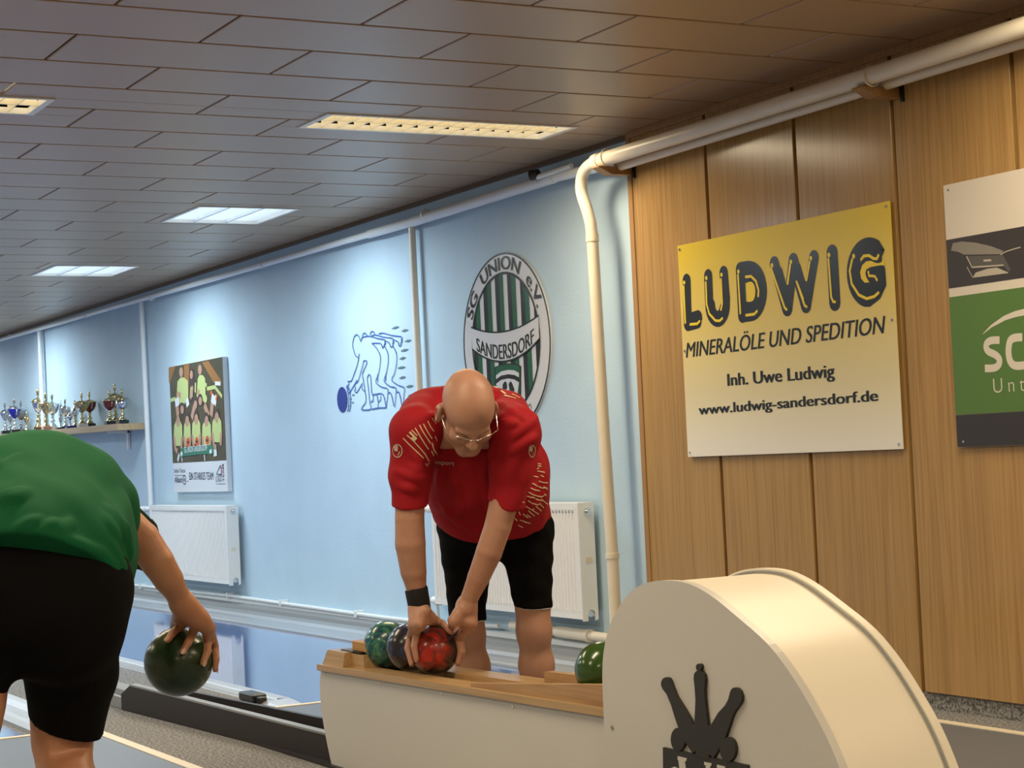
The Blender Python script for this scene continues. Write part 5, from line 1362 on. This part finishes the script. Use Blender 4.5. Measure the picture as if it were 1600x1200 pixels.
for (ox, oy, rx, ry) in ((621.5, 704.3, 7.2, 10), (831, 704.5, 5.0, 9.5)):
    printed_line(lg, bv, [(ox + rx * math.cos(a), oy + ry * math.sin(a)) for a in np.linspace(0, 2 * math.pi, 19)], .0032, step=2)
    for k in (-.5, -.25, 0, .25): printed_line(lg, bv, [(ox - rx * .25 + k * rx, oy - ry * .8), (ox - rx * .20 + k * rx * .6, oy + ry * .05)], .0042, step=2)
    printed_line(lg, bv, [(ox + rx * .5, oy + ry * .1), (ox + rx * .1, oy + ry * .7)], .0032, step=2)
prints(put('chest_print', lg, M_LOGO, jer, fix=False))
put('side_tab', MB().box(W(852, 742, 6.36) - .012, W(852, 742, 6.36) + np.array((.012, .012, .016)), .003), M_BLACK, jer)

# shorts
def shorts():
    S = Field((2.70, 5.30, .36), (3.66, 6.32, .98), .0055)
    S.ell(W(773, 818, 6.53), (pm(91, 6.5), pm(56, 6.5), .145), np.array([RIGHT, UP, FWD]), .04)
    S.cap(W(822, 838, 6.52), W(833, 945, 6.50), pm(43, 6.5), pm(29.5, 6.5), .03); S.cap(W(833, 945, 6.5), W(834, 985, 6.5), pm(29.5, 6.5), pm(28.5, 6.5), .01)
    S.cap(W(729, 838, 6.58), W(730, 945, 6.62), pm(44, 6.6), pm(29.5, 6.6), .03); S.cap(W(730, 945, 6.62), W(730, 1000, 6.62), pm(29.5, 6.6), pm(29, 6.6), .01)
    S.cut(W(834, 948.5, 6.50), -UP, .0, W(834, 960, 6.5) - np.array((.10, .10, .15)), W(834, 930, 6.5) + .13)
    S.cut(W(730, 968, 6.62), -UP * 1 - RIGHT * .0, .0, W(700, 980, 6.62) - np.array((.10, .12, .15)), W(735, 945, 6.62) + np.array((.10, .10, .04)))
    S.disp(lambda X, Y, Z: .0018 * np.sin(60 * Z + 8 * np.sin(9 * X + 7 * Y)) + .0012 * np.sin(95 * Z - 40 * X))
    return S.mesh()
V, Fq = shorts(); put_np('shorts', V, Fq, M_SHORT, man)
hm = MB()
for (cx0, cy0, dd) in ((834, 949, 6.50), (730, 968.5, 6.62)):
    c = W(cx0, cy0, dd); hm.tube([c + .0615 * (math.cos(a) * RIGHT + math.sin(a) * FWD) for a in np.linspace(0, 2 * math.pi, 33)], .0028, 6, cap=False)
put('hem_line', hm, M_HEMW, man)
# wristband
wb = [W(649.5, 918, 6.05), W(650.5, 921, 6.05), W(656.5, 955, 6.06), W(657.2, 958, 6.06)]
put('wristband', MB().tube(wb, [pm(17.0, 6.05), pm(18.2, 6.05), pm(17.4, 6.05), pm(16.2, 6.05)], 28), mat('wristband_black', (.008, .008, .009), .9, bump=.4, bscale=300), man)
# glasses
gl = thing('glasses', None, None); 
M_WIRE = mat('glasses_wire', (.75, .72, .68), .2, metal=1.0)
bpy.data.objects.remove(gl)
gm = MB()
for q in (-1, 1):
    rim_ = [(.012, -.012, .112), (.014, -.003, .113), (.030, .0, .108), (.050, -.001, .098), (.061, -.006, .090), (.061, -.014, .089)]
    gm.tube([hd(q * a, b, c) for a, b, c in rim_], .0017, 6)
    gm.tube([hd(q * .061, -.006, .090), hd(q * .078, -.004, .080), hd(q * .083, -.002, .03), hd(q * .083, .004, -.015), hd(q * .082, -.02, -.034)], .0013, 6)
gm.tube([hd(-.012, -.006, .112), hd(0, -.001, .116), hd(.012, -.006, .112)], .0013, 6)
put('glasses', gm, M_WIRE, man)
# finger nails that can be seen
def nails(list_, parent):
    for (tip, prev, C_, r) in list_:
        n = tip - C_; n = n / np.linalg.norm(n); t = tip - prev; t = t - n * np.dot(n, t); t = t / np.linalg.norm(t); s = np.cross(n, t)
        mb = MB(); c = tip + n * r * .80 + t * r * .15
        v = []; 
        for i in range(12):
            a = 2 * math.pi * i / 12; x, y = math.cos(a), math.sin(a); v.append(c + s * x * r * .62 + t * y * r * .85 + n * r * (.18 - .22 * x * x - .06 * y * y))
        v.append(c + n * r * .22); mb.add(v, [(i, (i + 1) % 12, 12) for i in range(12)], True)
        put('finger_nail', mb, M_NAIL, parent)
nails([(ixR[3], ixR[2], C, .0086), (mdR[3], mdR[2], C, .0086), (thR[3], thR[2], C, .0092)], man)

# ---------------------------------------------------------------- man in green, seen from behind, swinging a ball
gm_ = thing('person', 'man in a green jersey and black shorts seen from behind, swinging a dark green ball', 'person', (1.0, 3.9, 0.0))
C, Rk = BALL_GREEN, .0825
B = Field((.22, 3.15, -.01), (1.78, 5.12, 1.30), .0046)
dG = 3.80
HIPC = W(38, 930, 3.82); SHC = W(45, 775, 4.22)
B.cap(HIPC, SHC, .135, .145, .05, (UP, 1.1)); 
SHR, SHL = W(163, 802, 4.27), W(-75, 790, 4.30)
B.cap(SHR, SHL, .062, .062, .04)
# head, hanging forward beyond the back
hc = W(20, 800, 4.56); B.ell(hc, (.078, .105, .10), np.array([RIGHT, FWD, UP]), .02); B.cap(hc, SHC, .055, .065, .03)
B.ell(hc + FWD * .06 - UP * .06, (.055, .06, .07), np.array([RIGHT, FWD, UP]), .03); B.cap(hc + FWD * .10 - UP * .04, hc + FWD * .125 - UP * .055, .010, .012, .012)
for q in (-1, 1): B.ell(hc + q * RIGHT * .080 + FWD * .0, (.012, .02, .032), np.array([RIGHT, FWD, UP]), .008)
# right arm
WR = W(284, 941, 4.36)
arm = [SHR, W(222, 842, 4.30), W(246, 878, 4.30), W(263, 905, 4.32), W(276, 927, 4.345), WR]
B.chain(arm, [.060, .0405, .0385, .0345, .0270, .0235], .02)
FR = .0105
rg = lambda r, u, f: rim(C, Rk + FR * .8, r, u, f)
fb = lambda x, y, e=0.0: on_ball(x, y, C, Rk + FR * .8 + e)
K1, K2, K3, K4 = W(303, 963, 4.385), W(311, 965, 4.375), W(319, 974, 4.38), W(328, 981, 4.40)
ix = [K1, fb(284, 977, .004), fb(271, 988), fb(262, 1000)]
md = [K2, fb(302, 987, .006), fb(294, 1004, .001), fb(286, 1018)]
rn = [K3, fb(325, 1001, .004), fb(324, 1018), fb(317, 1036)]
pk = [K4, fb(338, 1008, .003), fb(338, 1030), fb(336, 1047)]
th = [W(285, 958, 4.40), rim(C, Rk + FR, -.10, .95, .32), rim(C, Rk + FR, -.30, .70, .70), rim(C, Rk + FR, -.42, .45, .82)]
for ch, r in ((ix, 1.0), (md, 1.02), (rn, .98), (pk, .86)):
    B.cap(WR, ch[0], .021, .0140, .016); B.chain(ch, [.0125 * r, .0108 * r, .0096 * r, .0080 * r], .0055)
B.chain(th, [.017, .013, .011, .009], .010); B.cap(WR, th[1], .018, .013, .014)
B.cap(W(287, 946, 4.365), W(309, 968, 4.385), .026, .024, .016)
# left arm swings out to the side (out of the picture)
armL = [SHL, W(-190, 850, 4.25), W(-270, 930, 4.15), W(-290, 955, 4.13)]
B.chain(armL, [.060, .042, .028, .023], .02)
for k in range(4):
    a = armL[-1]; d_ = np.array((-.02 + .012 * k, -.01, -.075)) + RIGHT * (.012 * k - .02)
    B.chain([a, a + d_ * .55, a + d_ * .8 + (0, 0, -.01), a + d_ * 1.15 + (.0, .0, -.02)], [.018, .011, .0095, .008], .006)
B.chain([armL[-1], armL[-1] + RIGHT * .03 + (0, 0, -.03), armL[-1] + RIGHT * .045 + (0, 0, -.065)], [.018, .012, .0095], .008)
# legs
KR, KL = W(97, 1155, 3.92), W(-48, 1120, 3.70)
HR, HL = W(108, 960, 3.82), W(-32, 960, 3.80)
AR = np.array([KR[0] - .02, KR[1] - .24, .11]); AL = np.array([KL[0] - .03, KL[1] - .02, .10])
for K, A_, H_, cr in ((KR, AR, HR, .064), (KL, AL, HL, .060)):
    B.cap(H_, K + (H_ - K) * .2, .092, .062, .03); B.cap(K + (H_ - K) * .2, K, .062, .057, .03)
    cf = K + (A_ - K) * .30 - FWD * .022; B.cap(K, cf, .056, cr, .03); B.cap(cf, A_, cr, .040, .05)
    B.cap(A_ + (0, -.02, -.05), A_ + (.03, .15, -.065), .036, .032, .02)
# crease behind the knee
B.cap(W(92, 1176, 3.83), W(142, 1160, 3.87), .010, .008, .02, None, 's')
V, Fq = B.mesh(); put_np('body', V, Fq, M_SKIN2, gm_)
del B
nails([(ix[3], ix[2], C, .0095), (md[3], md[2], C, .0098), (rn[3], rn[2], C, .0094), (pk[3], pk[2], C, .0082)], gm_)
S = Field((.4, 3.1, -.005), (1.5, 4.3, .25), .006)
for A_ in (AR, AL): S.cap(A_ + (0, -.03, -.055), A_ + (.035, .16, -.068), .046, .040, .02).cap(A_ + (0, 0, -.03), A_ + (0, .0, .03), .050, .048, .02)
S.cut((0, 0, .006), (0, 0, -1)); V, Fq = S.mesh()
lab_ = np.argmin(np.stack([np.linalg.norm(V[:, :2] - A_[:2] - np.array([.02, .07]), axis=1) for A_ in (AR, AL)]), 0)
for i in (0, 1):
    m = lab_[Fq[:, 0]] == i; ids = np.unique(Fq[m]); rm = np.full(len(V), -1); rm[ids] = np.arange(len(ids))
    put_np('shoe', V[ids], rm[Fq[m]], M_SOLE, gm_)
hm_ = MB().sphere(hc + UP * .012 - FWD * .01, (.084, .105, .095), 24, 14)
put('hair', hm_, mat('short_brown_hair', (.06, .035, .02), .8, bump=.4, bscale=200), gm_)

# shorts
def gshorts():
    S = Field((.30, 3.35, .38), (1.48, 4.45, 1.02), .0055)
    S.ell(W(35, 905, 3.84), (.212, .135, .160), np.array([RIGHT, UP, FWD]), .04)
    S.ell(W(104, 955, 3.78), (.115, .155, .120), np.array([RIGHT, UP, FWD]), .09); S.ell(W(-34, 955, 3.78), (.115, .155, .120), np.array([RIGHT, UP, FWD]), .09)
    S.cap(W(110, 960, 3.81), W(111, 1050, 3.87), .108, .092, .03); S.cap(W(111, 1050, 3.87), W(103, 1190, 3.94), .092, .068, .02)
    S.cap(W(-42, 965, 3.78), W(-62, 1060, 3.73), .105, .090, .03); S.cap(W(-62, 1060, 3.73), W(-60, 1150, 3.70), .090, .076, .02)
    n = np.cross(W(157, 1153, 3.9) - W(45, 1113, 3.9), FWD + UP * .22); n = n if n[2] < 0 else -n
    S.cut(W(103, 1134, 3.9), n, 0, W(100, 1150, 3.9) - .14, W(100, 1130, 3.9) + .16)
    S.cut(W(-60, 1110, 3.72), -UP, 0, W(-60, 1130, 3.72) - .13, W(-60, 1110, 3.72) + .13)
    # open legs and the small slit at the inner hem
    S.disp(lambda X, Y, Z: .0020 * np.sin(38 * Z + 12 * X + 5 * np.sin(9 * X + 7 * Y)))
    return S.mesh()
V, Fq = gshorts(); put_np('shorts', V, Fq, M_SHORT, gm_)

def gjersey(extra=None):
    J = Field((.28, 3.35, .66), (1.55, 4.75, 1.32), .0055)
    J.cap(W(43, 868, 3.82), W(44, 800, 4.05), pm(154, 3.82), pm(142, 4.05), .05, (UP * .9 - FWD * .4, 1.22))
    J.cap(W(44, 800, 4.05), W(40, 768, 4.25), pm(142, 4.05), pm(112, 4.25), .06, (UP * .9 - FWD * .4, 1.28))
    J.cap(W(150, 800, 4.22), W(-70, 790, 4.26), .088, .088, .06)
    J.cap(W(135, 770, 4.15), W(155, 812, 4.22), .085, .082, .05)
    J.ell(W(172, 868, 3.98), (.052, .11, .14), np.array([RIGHT, UP, FWD]), .05)
    if extra: extra(J)
    ax = FWD * .62 + UP * .78 + RIGHT * .04
    J.cut(W(50, 864, 3.70), -ax, .004)
    J.disp(lambda X, Y, Z: .0020 * np.sin(22 * X + 26 * Z + 6 * np.sin(6 * X + 5 * Y)) + .0012 * np.sin(60 * Z - 25 * X))
    return J.mesh()
V, Fq = gjersey(); bv = bvh_of(V, Fq)
GREEN_FOLDS = [((0, 778), (20, 772), (42, 762)), ((0, 784), (28, 778), (48, 766)), ((52, 842), (75, 828), (92, 818)), ((88, 842), (104, 828), (112, 812)), ((162, 790), (178, 815), (190, 840)), ((170, 792), (185, 818), (198, 850)), ((160, 800), (178, 830), (186, 850)), ((190, 812), (198, 840), (203, 870)),
               ((0, 846), (60, 842), (120, 848), (160, 866), (186, 895)), ((20, 830), (60, 812)), ((0, 730), (25, 712)), ((175, 850), (190, 880), (196, 905))]
V, Fq = gjersey(lambda J: folds_into(J, GREEN_FOLDS, bv, .0075, .0045)); gj = put_np('jersey', V, Fq, M_GREENS, gm_)
# sleeve with rolled cuff, coloured dark for the shadow inside its opening
S = Field((1.0, 3.9, .78), (1.62, 4.65, 1.18), .005)
S.cap(W(150, 806, 4.26), W(250, 868, 4.36), .072, .072, .02)
S.cut(W(171, 836, 4.28), RIGHT * .72 - FWD * .62 - UP * .3, .004)
S.cap(W(165, 820, 4.27), W(255, 872, 4.35), .052, .060, .004, None, 's')
S.cut(W(233, 850, 4.32), RIGHT * .9 - UP * .25, .006)
S.disp(lambda X, Y, Z: .0022 * np.sin(70 * Z + 50 * X + 3 * np.sin(30 * Y)))
V, Fq = S.mesh(); put_np('sleeve', V, Fq, M_GREEND, gj)
S = Field((.25, 3.9, .78), (.95, 4.65, 1.18), .007)
S.cap(W(-85, 800, 4.29), W(-165, 838, 4.27), .074, .066, .02); V, Fq = S.mesh(); put_np('sleeve', V, Fq, M_GREEND, gj)
